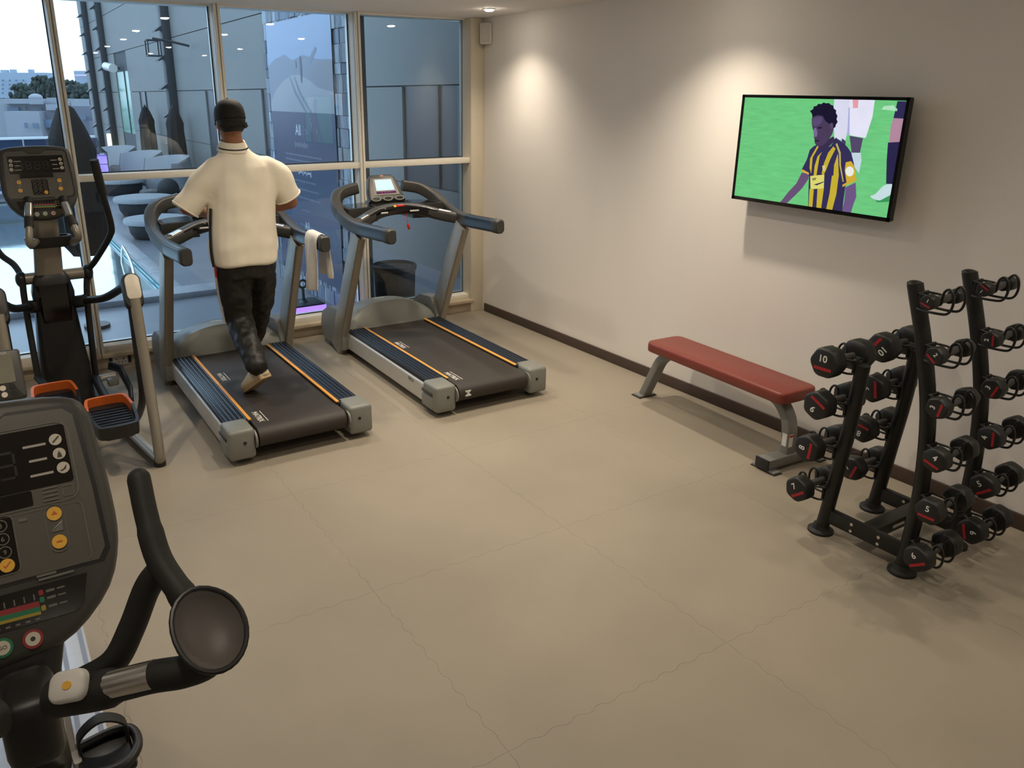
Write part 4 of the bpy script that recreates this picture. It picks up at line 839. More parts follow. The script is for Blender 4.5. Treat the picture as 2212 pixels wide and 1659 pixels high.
for s in (-1, 1):
    MB().box((0.025+s*0.217, -0.52, 0.045), (0.012, 0.09, 0.06), 0.003).build('end_cap', MT['black'], tf)
    MB().box((0.025+s*0.18, -0.52, 0.009), (0.055, 0.16, 0.014), 0.004).build('foot_plate', MT['greysteel'], tf)
    MB().box((0.025+s*0.18, -0.52, 0.002), (0.062, 0.168, 0.004)).build('foot_pad', MT['rubber'], tf)
# ------------------------------------------------------------------ dumbbell rack (two A-frames, hooks on every leg)
K0 = Vector((-0.625, -4.38, 0))
rk = tag(empty('dumbbell_rack', K0), 'black steel A-frame dumbbell rack with curved legs and wire hooks', 'rack')
short = [(-4.172, 0.0), (-4.190, 0.12), (-4.215, 0.36), (-4.240, 0.60), (-4.255, 0.86)]
tall = [(-4.574, 0.0), (-4.580, 0.13), (-4.590, 0.40), (-4.564, 0.72), (-4.500, 1.0), (-4.418, 1.255)]
XA, XB = -0.83, -0.42
def yat(P, z):
    for (y0, z0), (y1, z1) in zip(P[:-1], P[1:]):
        if z0 <= z <= z1: return y0 + (y1-y0)*(z-z0)/(z1-z0)
    return P[-1][0]
rowsL = [(0.855, 10), (0.650, 9), (0.432, 8), (0.215, 7)]
rowsR = [(1.205, 1), (1.005, 2), (0.805, 3), (0.595, 4), (0.375, 5), (0.155, 6)]
HEAD = {1: 0.030, 2: 0.037, 3: 0.044, 4: 0.050, 5: 0.0535, 6: 0.056, 7: 0.059, 8: 0.062, 9: 0.065, 10: 0.068}
HL = {1: 0.052, 2: 0.056, 3: 0.060, 4: 0.064, 5: 0.068, 6: 0.071, 7: 0.074, 8: 0.077, 9: 0.080, 10: 0.083}
for X in (XA, XB):
    for P, nm in ((short, 's'), (tall, 't')):
        lo = MB().sweep(Q(spline([(X, y, z) for y, z in P], 6), K0), circ(0.031, 16), up=(0, 1, 0), scl=[1.0]*(6*len(P)-5)).build('leg', MT['rack'], rk, smooth=60)
        MB().lathe([(0.058, 0), (0.058, 0.012), (0.040, 0.020), (0.034, 0.040)], 24, Matrix.Translation(Vector((X, P[0][0], 0))-K0)).build('foot_cup', MT['rubber'], lo)
        if nm == 't': MB().sphere(Vector((X, P[-1][0], P[-1][1]))-K0, (0.031, 0.031, 0.014), 16, 8).build('leg_cap', MT['rack'], lo)
    MB().box(Vector((X, -4.38, 0.100))-K0, (0.032, 0.36, 0.07), 0.004).build('foot_rail', MT['rack'], rk)
    for y in (-4.33, -4.46):
        for z in (0.118, 0.085): MB().cyl(Vector((X-0.0155, y, z))-K0, Vector((X-0.022, y, z))-K0, 0.0075, 12).build('bolt', MT['chrome'], rk)
cb = MB().box(Vector(((XA+XB)/2, -4.395, 0.105))-K0, (XB-XA, 0.07, 0.055), 0.005).build('cross_beam', MT['rack'], rk)
MB().box(Vector(((XA+XB)/2-0.02, -4.431, 0.105))-K0, (0.09, 0.001, 0.014)).build('maker_plate', prnw, cb)
dbh = {}
def dumbbell_head(kg, s):
    hr, hl = HEAD[kg], HL[kg]; hx = 0.066
    hb = MB()
    if True:
        # twelve-sided rounded head
        rg = []
        for x, q in ((hx, 0.50), (hx+0.004, 0.86), (hx+0.012, 0.985), (hx+hl*0.5, 1.0), (hx+hl-0.010, 0.985), (hx+hl-0.003, 0.92), (hx+hl, 0.84)):
            rg.append([Vector((s*x, hr*q*(1+0.035*math.cos(6*a))*math.cos(a), hr*q*(1+0.035*math.cos(6*a))*math.sin(a))) for a in [2*math.pi*k/36 for k in range(36)]])
        hb.loft(rg)
    return hb
knob = mat('knurled_handle', (0.10, 0.098, 0.092), 0.42, metal=0.6, bump=0.6, bs=900)
words = {1: 'one', 2: 'two', 3: 'three', 4: 'four', 5: 'five', 6: 'six', 7: 'seven', 8: 'eight', 9: 'nine', 10: 'ten'}
rotn = {(10, 0): 0, (9, 0): 152, (8, 0): 85, (7, 0): 38, (10, 1): 235, (9, 1): 100, (8, 1): 170, (7, 1): 70,
        (1, 0): -20, (2, 0): -40, (3, 0): 80, (4, 0): -18, (5, 0): 0, (6, 0): 35, (1, 1): 150, (2, 1): 95, (3, 1): 70, (4, 1): 95, (5, 1): 40, (6, 1): -75}
HOOK = {10: 'topmost', 9: 'second from top', 8: 'third from top', 7: 'lowest', 1: 'topmost', 2: 'second from top', 3: 'third from top', 4: 'fourth from top', 5: 'fifth from top', 6: 'lowest'}
def dumbbell(kg, X, y, z, fr):
    ang = rotn[(kg, fr)]
    side = 'low legs facing the bench' if kg >= 7 else 'tall curved legs'
    where = 'on the hook away from the wall' if fr == 0 else 'on the hook nearest the wall'
    d = tag(empty('dumbbell', (X, y, z), rot=(R(-ang), 0, 0)), 'black dumbbell numbered %s, %s on the %s leg %s' % (words[kg], HOOK[kg], 'short' if kg >= 7 else 'tall', 'nearest the wall' if fr else 'away from the wall'), 'dumbbell', 'dumbbells on the rack')
    d.rotation_euler = (R(-ang), 0, 0)
    if kg not in dbh:
        dbh[kg] = (dumbbell_head(kg, -1).build('head', MT['urethane'], d), dumbbell_head(kg, 1).build('head', MT['urethane'], d), MB().tube([(-0.07, 0, 0), (-0.035, 0, 0), (0, 0, 0), (0.035, 0, 0), (0.07, 0, 0)], [0.014, 0.0155, 0.017, 0.0155, 0.014], 16).build('handle', knob, d))
        hr, hl = HEAD[kg], HL[kg]
        for s in (-1, 1):
            nb = MB(); rb = MB()
            M = frame((s*(0.066+hl+0.0006), 0, 0), (0, s, 0), (0, 0, 1))
            letters(nb, str(kg), M @ Matrix.Translation((0, hr*0.30, 0)), height=hr*0.48)
            for k in range(7):
                x = -0.54+0.18*k; rb.flat(rect(x*hr, -hr*(0.36+0.02*math.cos(x*2)), hr*(0.165 if k % 2 else 0.15), hr*0.21, hr*0.02), M)
            dbh[kg] += (nb.build('weight_number', MT['white'], d, smooth=0), rb.build('red_mark', MT['red'], d, smooth=0))
    else:
        for o in dbh[kg]:
            c_ = o.copy(); COL.objects.link(c_); c_.parent = d
    return d
for fr, X in ((0, XA), (1, XB)):
    for rows_, P, sg in ((rowsL, short, 1), (rowsR, tall, -1)):
        for z, kg in rows_:
            y0 = yat(P, z); yc = y0 + sg*(0.031 + (0.062 if sg > 0 else 0.074)); zc = z + 0.012
            dumbbell(kg, X, yc, zc, fr)
            hk = MB()
            for dx in (-0.042, 0.042):
                # J-hook: out from the leg, under the handle, up in front
                pts = [(X+dx*0.55, y0+sg*0.020, zc-0.050), (X+dx, y0+sg*0.045, zc-0.052), (X+dx, yc+sg*0.010, zc-0.052), (X+dx, yc+sg*0.046, zc-0.044), (X+dx, yc+sg*0.060, zc-0.012), (X+dx, yc+sg*0.056, zc+0.030), (X+dx, yc+sg*0.038, zc+0.050), (X+dx, yc+sg*0.020, zc+0.034), (X+dx, yc+sg*0.016, zc-0.010), (X+dx, yc, zc-0.0215)]
                hk.tube(Q(spline(pts, 5), K0), 0.0052, 8)
                hk.tube(Q(spline([(X+dx*0.55, y0+sg*0.018, zc+0.010), (X+dx, yc-sg*0.030, zc+0.004), (X+dx, yc-sg*0.022, zc-0.012), (X+dx, yc, zc-0.0215)], 5), K0), 0.0048, 8)
            hk.box(Vector((X, y0+sg*0.028, zc-0.02))-K0, (0.055, 0.012, 0.075), 0.004)
            hk.build('wire_hook', MT['rack'], rk, smooth=60)
# ------------------------------------------------------------------ television
tv = empty('television', (-0.060, -3.347, 1.379)); tag(tv, 'flat television on the right wall showing a football match', 'television')
tv.rotation_euler = (0, 0, 0)
TW, TH = 1.005, 0.600
Mtv = frame((-0.052, 0, TH/2+0.0), (0, -1, 0), (0, 0, 1))      # x to the right of the picture, z to the room
Mtv = Mtv @ Matrix.Rotation(R(-0.8), 4, 'Z')
MB().plate(rr(TW, TH, 0.008, 3), 0.028, Mtv @ Matrix.Translation((0, 0, -0.030)), 0.004).build('cabinet', MT['black'], tv)
bz = MB(); bw = 0.016
for cx, cy, w_, h in ((0, TH/2-bw/2, TW, bw), (0, -TH/2+bw/2+0.002, TW, bw+0.004), (-TW/2+bw/2, 0, bw, TH), (TW/2-bw/2, 0, bw, TH)): bz.box((0, 0, 0), (w_, h, 0.008), M=Mtv @ Matrix.Translation((cx, cy, 0.001)))
bz.build('bezel', MT['blackgloss'], tv)
MB().box((0.012, 0, 0.30), (0.075, 0.30, 0.22), 0.01).build('wall_bracket', MT['black'], tv)
sw_, sh_ = TW-2*bw+0.002, TH-2*bw
def scr(pts, col, nm, lay, s=1.0, var=0.05, st=None, vs=8.0):    # a patch of the picture, in fractions of the screen from its top left
    MB().flat([((u-0.5)*sw_, (0.5-v)*sh_) for u, v in pts][::-1], Mtv, 0.0005+0.00025*lay).build(nm, emat('picture_'+nm, col, s, var, vs, st), pic or tv, smooth=0)
pic = None
TVS = 0.95
pic = MB().flat([(-sw_/2, -sh_/2), (sw_/2, -sh_/2), (sw_/2, sh_/2), (-sw_/2, sh_/2)], Mtv, 0.0004).build('screen', emat('picture_grass', '#70cc82', TVS, 0.18, 5.0, (1, 2.2, 14)), tv, smooth=0)
# picture traced from the photograph on to the plane of the screen
XS = -0.060 - 0.052
def tvp(p):
    q = PX((1550 + p[0]/4.809, 180 + p[1]/4.809), x=XS) - Vector((-0.060, -3.347, 1.379)); q = Mtv.inverted() @ q
    return (max(-sw_/2, min(sw_/2, q.x)), max(-sh_/2, min(sh_/2, q.y)))
def scr(pts, col, nm, lay, var=0.07, smooth_=0):
    if smooth_: pts = [(p.x, p.y) for p in spline([(a, b_, 0) for a, b_ in pts], smooth_, True)]
    MB().flat([tvp(p) for p in pts], Mtv, 0.0005+0.00025*lay).build(nm, emat('picture_'+nm, col, TVS, var, 14.0), pic, smooth=0)
scr([(1215, 160), (1370, 165), (1372, 260), (1355, 470), (1328, 600), (1215, 575), (1203, 300)], '#dedff4', 'white_shorts', 1)
scr([(1372, 165), (1635, 172), (1610, 350), (1540, 568), (1372, 540), (1368, 300)], '#e8e8fa', 'white_shorts', 1)
scr([(1405, 166), (1465, 168), (1460, 255), (1408, 260)], '#e8a0ac', 'shirt_tail', 2)
scr([(1362, 250), (1375, 250), (1372, 520), (1345, 560), (1352, 450)], '#aeb4de', 'shorts_fold', 2)
scr([(1295, 570), (1332, 600), (1330, 660), (1290, 610)], '#4a3f62', 'leg_shadow', 2)
scr([(1372, 545), (1512, 570), (1480, 725), (1395, 728)], '#554a6a', 'knee', 2)
scr([(1395, 720), (1490, 722), (1497, 800), (1470, 935), (1430, 880), (1400, 780)], '#c6dae6', 'white_sock', 3)
scr([(1870, 185), (1962, 187), (1940, 368), (1828, 362)], '#302c54', 'dark_shorts', 1)
scr([(1830, 360), (1945, 366), (1900, 612), (1783, 616), (1800, 450)], '#b58aa0', 'thigh', 1)
scr([(1772, 615), (1897, 608), (1845, 930), (1822, 1052), (1752, 1042), (1758, 800)], '#2c284c', 'dark_sock', 2)
scr([(1590, 1170), (1640, 1150), (1720, 1068), (1790, 1045), (1825, 1062), (1815, 1140), (1740, 1190), (1680, 1216), (1612, 1196)], '#cbe2e6', 'white_boot', 3, 0.07, 3)
scr([(1625, 1195), (1690, 1216), (1800, 1160), (1790, 1230), (1660, 1236)], '#3f9a5c', 'boot_shadow', 1)
scr([(1705, 272), (1730, 236), (1830, 228), (1845, 250), (1870, 265), (1865, 290), (1800, 280)], '#b4e8c2', 'channel_mark', 1)
scr([(878, 925), (952, 945), (942, 1000), (880, 1090), (800, 1172), (715, 1252), (648, 1246), (735, 1130), (820, 1040)], '#6c5378', 'forearm', 3)
scr([(1330, 1080), (1437, 1030), (1443, 1180), (1412, 1260), (1385, 1352), (1292, 1342), (1318, 1220)], '#705a88', 'forearm', 3)
scr([(1005, 650), (1060, 630), (1095, 680), (1180, 650), (1230, 562), (1280, 600), (1350, 660), (1390, 720), (1415, 820), (1430, 900), (1330, 1070), (1312, 1200), (1295, 1347), (942, 1287), (950, 1000), (950, 940), (868, 910), (930, 790), (960, 690)], '#383159', 'shirt', 4)
for P_ in ([(1038, 648), (1052, 660), (990, 770), (975, 940), (958, 880), (964, 780)], [(1088, 712), (1062, 760), (1042, 880), (1028, 968), (1000, 962), (1010, 860), (1040, 760)],
           [(1205, 655), (1228, 680), (1172, 790), (1130, 900), (1100, 962), (1083, 935), (1108, 830), (1152, 720)], [(1252, 730), (1258, 860), (1262, 955), (1205, 965), (1213, 850)],
           [(958, 1098), (1002, 1103), (986, 1290), (948, 1286)], [(1040, 1096), (1107, 1088), (1077, 1306), (1028, 1298)], [(1190, 960), (1262, 950), (1236, 1150), (1190, 1328), (1128, 1317), (1165, 1150)]):
    scr(P_, '#cbb436', 'yellow_stripe', 5, 0.12)
scr([(965, 962), (1112, 948), (1106, 1090), (968, 1100)], '#e0da72', 'chest_sponsor', 6)
scr([(1000, 1052), (1110, 1018), (1100, 1030), (1035, 1060)], '#3a3658', 'sponsor_mark', 7); scr([(985, 985), (1030, 978), (1022, 1004), (990, 1010)], '#8d8a5a', 'sponsor_mark', 7)
scr([(1090, 855), (1125, 850), (1122, 905), (1095, 912)], '#d8cf86', 'club_badge', 6)
scr([(1228, 630), (1246, 622), (1282, 720), (1284, 850), (1314, 1022), (1302, 1024), (1268, 850), (1264, 730)], '#bfae6a', 'shoulder_piping', 6)
scr([(1335, 820), (1390, 808), (1422, 860), (1447, 1010), (1300, 1077), (1300, 1052), (1342, 1030), (1323, 900)], '#d6b03a', 'yellow_sleeve', 5)
scr([(1375+44*math.cos(a), 915+52*math.sin(a)) for a in [2*math.pi*k/18 for k in range(18)]], '#eef0e4', 'sleeve_badge', 6)
scr([(868, 908), (884, 893), (953, 930), (947, 950)], '#dcb040', 'sleeve_cuff', 5)
scr([(1052, 640), (1120, 600), (1205, 550), (1222, 585), (1180, 640), (1110, 690), (1075, 690)], '#3d3050', 'neck', 5)
scr([(988, 345), (1060, 325), (1130, 350), (1200, 420), (1203, 500), (1160, 580), (1095, 645), (1042, 650), (1014, 622), (1010, 585), (1003, 555), (1004, 510), (985, 445)], '#4c3e5c', 'face', 7, 0.10, 3)
scr([(995, 365), (1080, 350), (1085, 400), (1040, 440), (1000, 440)], '#5d4d76', 'brow_light', 8, 0.1, 3)
scr([(1002, 480), (1024, 462), (1040, 515), (1030, 555), (1004, 548)], '#7a6a98', 'nose_light', 8, 0.1, 3)
scr([(1045, 455), (1085, 452), (1090, 468), (1048, 474)], '#251c36', 'eye', 9); scr([(1012, 588), (1060, 592), (1055, 606), (1016, 602)], '#2a1f3a', 'mouth', 9)
scr([(1172, 422), (1200, 412), (1204, 462), (1180, 470)], '#5a4a6c', 'ear', 11, 0.1, 3)
scr([(963, 287), (996, 268), (1004, 240), (1030, 236), (1052, 212), (1082, 216), (1105, 198), (1132, 208), (1160, 204), (1182, 224), (1206, 232), (1212, 262), (1236, 280), (1234, 310), (1250, 338), (1240, 372), (1252, 402), (1232, 430), (1228, 456), (1200, 468), (1192, 424), (1160, 420), (1122, 388), (1096, 338), (1040, 330), (990, 352), (984, 316)], '#1d1930', 'hair', 10)

# ================================================================== outside: terrace, pool, hotel facade, city
deckm = mat('terrace_slate', (0.15, 0.155, 0.175), 0.32, var=0.22, vs=2.2, bump=0.10, bs=14)
copm = mat('pool_coping_stone', (0.24, 0.25, 0.27), 0.45, var=0.3, vs=7, bump=0.25, bs=22)
facm = mat('concrete_panel', (0.150, 0.157, 0.150), 0.6, var=0.07, vs=1.2)
facj = mat('joint_dark_grey', (0.06, 0.07, 0.078), 0.8)  # dark grey core and backing colour, visible in the panel joints
finm = mat('dark_facade_fin', (0.016, 0.022, 0.028), 0.5)
darkg = mat('dark_window_glass', (0.022, 0.024, 0.030), 0.35, var=0.3, vs=3)
greeng = mat('green_tinted_glass', (0.13, 0.30, 0.20), 0.2, var=0.08, vs=1.5)
stonem = [mat('split_stone_cladding', c_, 0.7, var=0.55, vs=26, bump=0.9, bs=30, stretch=(1, 1, 0.3)) for c_ in ((0.30, 0.34, 0.38), (0.17, 0.20, 0.25), (0.10, 0.12, 0.16), (0.22, 0.24, 0.26))]
cush = mat('pale_outdoor_fabric', (0.24, 0.255, 0.27), 0.85, var=0.06)
wick = mat('dark_wicker', (0.022, 0.020, 0.020), 0.6, var=0.3, bump=0.5, bs=80)
parm = mat('dark_parasol_cloth', (0.005, 0.0055, 0.006), 0.9, var=0.25, vs=6)
whitew = mat('white_render', (0.27, 0.29, 0.32), 0.8, var=0.08, vs=0.3)
greyw = mat('grey_render', (0.14, 0.155, 0.19), 0.8, var=0.08, vs=0.3)
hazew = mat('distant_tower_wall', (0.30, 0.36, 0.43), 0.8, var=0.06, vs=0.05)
treem = mat('dusk_foliage', (0.022, 0.040, 0.034), 0.8, var=0.5, vs=0.9)
leafm = mat('far_windows', (0.11, 0.16, 0.23), 0.4)
watm = mat('pool_water', (0.72, 0.92, 0.95), 0.04, metal=0.85, var=0.15, vs=0.6, bump=0.06, bs=3.0, spec=1.0)
TZ = -0.03
d_ = struct(MB().add([(-14, 0.36, TZ), (-2.40, 0.36, TZ), (-2.40, 2.52, TZ), (-14, 2.52, TZ), (-2.40, 14.6, TZ), (0.7, 14.6, TZ), (0.7, 0.36, TZ), (-2.4, 30.5, TZ), (0.7, 30.5, TZ)], [(0, 1, 2, 3), (1, 6, 5, 4, 2), (4, 5, 8, 7)]).build('terrace_floor', deckm, smooth=0))
tag(d_, 'dark slate terrace floor beyond the glass')
# pool
pl = tag(empty('swimming_pool', (-2.6, 2.6, TZ)), 'swimming pool with pale reflecting water on the terrace', 'pool')
P0 = Vector((-2.6, 2.6, TZ))
MB().box(Vector((-8.2, 8.2, -0.10))-P0, (11.5, 11.2, 0.02)).build('water', watm, pl, smooth=0)
for k in range(14):
    x = -13.4 + 0.85*k; MB().box(Vector((x, 2.40, 0.0))-P0, (0.842, 0.34, 0.07), 0.012).build('coping_slab', copm, pl)
for k in range(12): MB().box(Vector((-2.34, 3.05+0.95*k, -0.012))-P0, (0.17, 0.94, 0.045), 0.01).build('coping_slab', copm, pl)
MB().box(Vector((-2.425, 8.2, -0.30))-P0, (0.02, 11.2, 0.5)).build('pool_wall', mat('teal_pool_tile', (0.04, 0.22, 0.24), 0.2), pl, smooth=0)
ld = tag(empty('pool_handrail', (-2.5, 4.6, TZ)), 'bent stainless steel handrail at the pool edge', 'handrail')
l0 = Vector((-2.5, 4.6, TZ))
MB().tube(Q(spline([PX((264, 600), y=4.9), PX((264, 540), y=4.9), PX((267, 536), y=4.8), PX((280, 560), y=4.2), PX((289, 590), y=3.8), PX((291, 640), y=3.7)], 6), l0), 0.019, 10).build('rail', MT['chrome'], ld)
# balustrade across the far end
rl = tag(empty('terrace_balustrade', (-5, 14.3, TZ)), 'dark glass balustrade with a white top rail across the terrace end', 'balustrade')
MB().box((-1.0, 0, 1.12), (9.0, 0.08, 0.05), 0.01).build('top_rail', mat('white_rail', (0.75, 0.78, 0.8), 0.4), rl)
for k in range(6): MB().box((-4.8+1.52*k, 0, 0.55), (1.49, 0.02, 1.08)).build('glass_panel', mat('smoked_glass', (0.03, 0.045, 0.085), 0.1), rl, smooth=0)
# ---- hotel facade along x = 0.6
FX = 0.6
fa = struct(MB().box((FX+0.28, 16.0, 3.9), (0.5, 31.0, 8.1)).build('facade_wall', facj, smooth=0))
tag(fa, 'grey concrete panel facade of the hotel wing beside the terrace')
openings = [(1.60, 2.92, 0.95, 2.085), (7.85, 8.45, 0.95, 2.085), (11.40, 12.40, 0.55, 2.085), (18.9, 20.2, 0.45, 2.085), (21.7, 24.0, 0.80, 2.72)]
zb = [(TZ, 0.935), (0.945, 2.08), (2.098, 3.305), (3.322, 4.555), (4.572, 5.8), (5.82, 7.8)]
yb = [0.5, 4.6, 8.2, 11.8, 15.3, 18.5, 21.4, 25.5, 28.4, 31.4]
for z0, z1 in zb:
    for y0, y1 in zip(yb[:-1], yb[1:]):
        seg = [(y0, y1)]
        for a, b_, c_, e_ in openings:
            if c_ < z1-0.05 and e_ > z0+0.05:
                seg = [q for s0, s1 in seg for q in ([(s0, s1)] if b_ <= s0 or a >= s1 else [r_ for r_ in ((s0, a), (b_, s1)) if r_[1]-r_[0] > 0.02])]
        for a, b_ in seg: MB().box((FX+0.015, (a+b_)/2, (z0+z1)/2), (0.05, b_-a-0.006, z1-z0)).build('facade_panel', facm, fa, smooth=0)
for i, (a, b_, c_, e_) in enumerate(openings):
    f_ = MB().box((FX+0.028, (a+b_)/2, (c_+e_)/2), (0.02, b_-a, e_-c_)).build('facade_window', greeng if i == 4 else darkg, fa, smooth=0)
    MB().box((FX+0.010, a+(b_-a)*0.35, (c_+e_)/2), (0.03, 0.05, e_-c_)).build('window_mullion', finm, f_, smooth=0)
# dark fins with little shelf brackets
for y in (15.30, 25.5, 28.9):
    fo = MB().box((FX-0.10, y, 3.9), (0.22, 0.34, 8.0), 0.01).build('facade_fin', finm, fa)
    for k in range(11):
        z = 0.85 + 0.66*k; x = FX-0.20
        MB().loft([[Vector((x, y+s*0.16, z)), Vector((x-0.17, y+s*0.16, z-0.06)), Vector((x-0.17, y+s*0.16, z-0.03)), Vector((x, y+s*0.16, z+0.10))] for s in (-1, 1)]).build('fin_bracket', finm, fo)
lp = tag(empty('wall_uplight', (FX-0.32, 25.2, 0.20)), 'small lit wall lamp at the foot of the dark facade fin', 'lamp')
MB().cyl((0, 0, 0.0), (0, 0, 0.05), 0.11, 14).build('lamp_base', finm, lp); MB().cyl((0, 0, 0.05), (0, 0, 0.5), 0.07, 14).build('lamp_tube', emat('warm_lamp_tube', (1.0, 0.85, 0.5), 2.5), lp)
# wall drum and bracket lantern on the facade
dr = tag(empty('facade_drum_lamp', (FX-0.01, 22.9, 2.80)), 'round drum lamp fixed high on the facade over the green window', 'lamp')
MB().cyl((-0.3, -0.5, 0.0), (-0.3, 0.9, 0.10), 0.13, 18).build('drum', MT['silver'], dr); MB().box((-0.15, 0.2, 0.02), (0.30, 0.06, 0.06)).build('arm', finm, dr)
bl = tag(empty('bracket_lantern', (FX-0.06, 13.2, 3.05)), 'dark square bracket lantern hung from the facade', 'lantern')
MB().tube([(0, 0, -0.02), (-0.35, 0.05, 0.06), (-0.75, 0.1, 0.12)], 0.025, 8).build('arm', finm, bl)
for dx, dy in ((-0.13, -0.13), (0.13, -0.13), (-0.13, 0.13), (0.13, 0.13)): MB().box((-0.75+dx, 0.1+dy, -0.08), (0.025, 0.025, 0.34)).build('lantern_post', finm, bl)
for dz in (-0.24, 0.08): MB().box((-0.75, 0.1, dz), (0.30, 0.30, 0.025)).build('lantern_plate', finm, bl)
# ---- stone pier with a printed banner
PXF = -1.127
pi = tag(empty('banner_pier', (PXF+0.07, 1.62, TZ)), 'stone clad pier carrying a tall printed banner outside the window', 'pier')
MB().box((0.0, 0.0, 2.6), (0.138, 2.28, 5.2)).build('pier_core', facj, pi, smooth=0)
random.seed(5)
z = 0.0
y0, y1 = -1.14, 1.14
while z < 3.3:
    h = random.uniform(0.09, 0.20); y = y0
    while y < y1-0.02:
        w_ = min(random.uniform(0.05, 0.13), y1-y)
        if (y+w_ > 0.93 or y < -0.80 or z < 0.24 or z > 2.55):
            t = random.uniform(0.006, 0.026); MB().box((-0.069-t/2, y+w_/2, z+h/2), (t, w_-0.003, h-0.003), 0.002, seg=1).build('stone', random.choice(stonem), pi, smooth=0)
        y += w_
    z += h
bn_ = tag(empty('printed_banner', (PXF-0.03, 1.694, 0.185)), 'tall blue banner printed with a lone walker on pale dunes', 'banner')
BW, BH = 1.775, 2.50
Mb = frame((0, 0, 0), (0, -1, 0), (0, 0, 1))                      # banner x runs towards the window, z to the pool
MB().box((0.004, 0, BH/2), (0.008, BW, BH)).build('backing', facj, bn_, smooth=0)
def bs(pts, col, nm, lay, rough=0.35): MB().flat([((u-0.5)*BW, (1-v)*BH) for u, v in pts][::-1], Mb, 0.0006+0.0006*lay).build(nm, mat('banner_'+nm, col, rough, var=0.06, vs=3), bn_, smooth=0)
bs([(0, 0), (1, 0), (1, 0.345), (0, 0.345)], (0.20, 0.27, 0.40), 'print_sky', 0)
bs([(0, 0.165), (0.12, 0.14), (0.3, 0.125), (0.42, 0.15), (0.6, 0.135), (0.8, 0.155), (1, 0.16), (1, 0.345), (0, 0.345)], (0.125, 0.15, 0.21), 'far_dune', 1)
bs([(0, 0.31), (0.10, 0.265), (0.25, 0.225), (0.40, 0.205), (0.52, 0.205), (0.66, 0.225), (0.80, 0.255), (1, 0.27), (1, 0.345), (0, 0.345)], (0.225, 0.235, 0.265), 'pale_dune', 2)
bs([(0.66, 0.16), (0.78, 0.11), (0.80, 0.12), (0.70, 0.17)], (0.11, 0.13, 0.18), 'dune_shadow', 2)
bs([(0.62, 0.20), (0.82, 0.16), (1.0, 0.17), (1.0, 0.27), (0.82, 0.255)], (0.13, 0.135, 0.17), 'brown_slope', 2)
for dx in (0.0, 0.07): bs([(0.36+dx, 0.21), (0.375+dx, 0.21), (0.46+dx, 0.27), (0.62+dx, 0.345), (0.58+dx, 0.345), (0.43+dx, 0.275)], (0.10, 0.12, 0.17), 'track', 3)
bs([(0.535, 0.15), (0.55, 0.135), (0.565, 0.15), (0.57, 0.18), (0.562, 0.235), (0.545, 0.235), (0.535, 0.19)], (0.02, 0.028, 0.05), 'walker', 4)
bs([(0.47, 0.16), (0.48, 0.15), (0.487, 0.16), (0.485, 0.18), (0.473, 0.18)], (0.06, 0.075, 0.11), 'walker', 4)
bs([(0, 0.345), (1, 0.345), (1, 1), (0, 1)], (0.020, 0.030, 0.080), 'blue_field', 0)
pw = mat('banner_white_ink', (0.42, 0.45, 0.50), 0.5); pd = mat('banner_grey_ink', (0.13, 0.15, 0.21), 0.5)
g = MB(); letters(g, 'All', Mb @ Matrix.Translation((-0.10, 0.587*BH, 0.0016)), height=0.105); g.build('banner_lettering', pw, bn_, smooth=0)
g = MB()
for k in range(3): g.flat(rect(0.055, 0.587*BH+0.035-0.035*k, 0.07+0.02*(k == 2), 0.007, 0.001), Mb, 0.0016)
for k in range(11): g.flat(rect(-0.20+0.034*k, 0.527*BH+0.004*(k % 3), 0.024, 0.040+0.018*(k % 4 == 0), 0.004), Mb, 0.0016)
for y, n_ in ((0.487, 22), (0.466, 23), (0.385, 14), (0.352, 17), (0.318, 18), (0.268, 5), (0.205, 9)):
    for k in range(n_): g.flat(rect(-0.53+1.06*(k+0.5)/23+(23-n_)*0.0225, y*BH, 0.030+0.012*((k*7) % 3 == 0), 0.016, 0.002), Mb, 0.0016)
g.build('small_print', pd, bn_, smooth=0)
g = MB()
for k, (w_, h) in enumerate(((0.03, 0.03), (0.05, 0.018), (0.02, 0.045), (0.045, 0.02), (0.02, 0.03), (0.06, 0.02), (0.025, 0.05))): g.flat(rect(-0.14+0.055*k, 0.418*BH+0.008*(k % 2), w_, h, 0.006), Mb, 0.0016)
letters(g, 'All', Mb @ Matrix.Translation((0.0, 0.205*BH, 0.0018)), height=0.085); g.build('script_line', pw, bn_, smooth=0)
# ---- things on the terrace
li = tag(empty('light_box', (-1.50, 0.98, TZ)), 'low glowing purple light box on the terrace floor', 'light box')
MB().box((0, 0, 0.055), (0.34, 0.30, 0.11), 0.004).build('glow_panel', emat('purple_glow', (0.46, 0.22, 0.95), 1.7), li)
MB().box((0, 0, 0.003), (0.36, 0.32, 0.006)).build('base', finm, li, smooth=0)
sc_ = tag(empty('ring_sculpture', (-1.50, 0.98, TZ+0.11)), 'small black metal ring sculpture standing on the purple light box', 'sculpture')
MB().box((0, 0, 0.008), (0.32, 0.28, 0.016), 0.003).build('base_plate', MT['black'], sc_)
MB().lathe([(0.045, 0.016), (0.02, 0.035), (0.014, 0.06), (0.014, 0.155)], 14).build('stem', MT['black'], sc_)
MB().tube([(0.036*math.cos(a), 0, 0.192+0.036*math.sin(a)) for a in [2*math.pi*k/24 for k in range(24)]], 0.012, 10, closed=True).build('ring', MT['black'], sc_, smooth=60)
pn = tag(empty('round_planter', (-0.46, 1.12, TZ)), 'round black planter tub standing outside the right hand window', 'planter')
MB().lathe([(0.19, 0), (0.205, 0.02), (0.215, 0.30), (0.23, 0.31), (0.23, 0.355), (0.215, 0.36), (0.205, 0.33)], 30).build('tub', wick, pn, smooth=40)
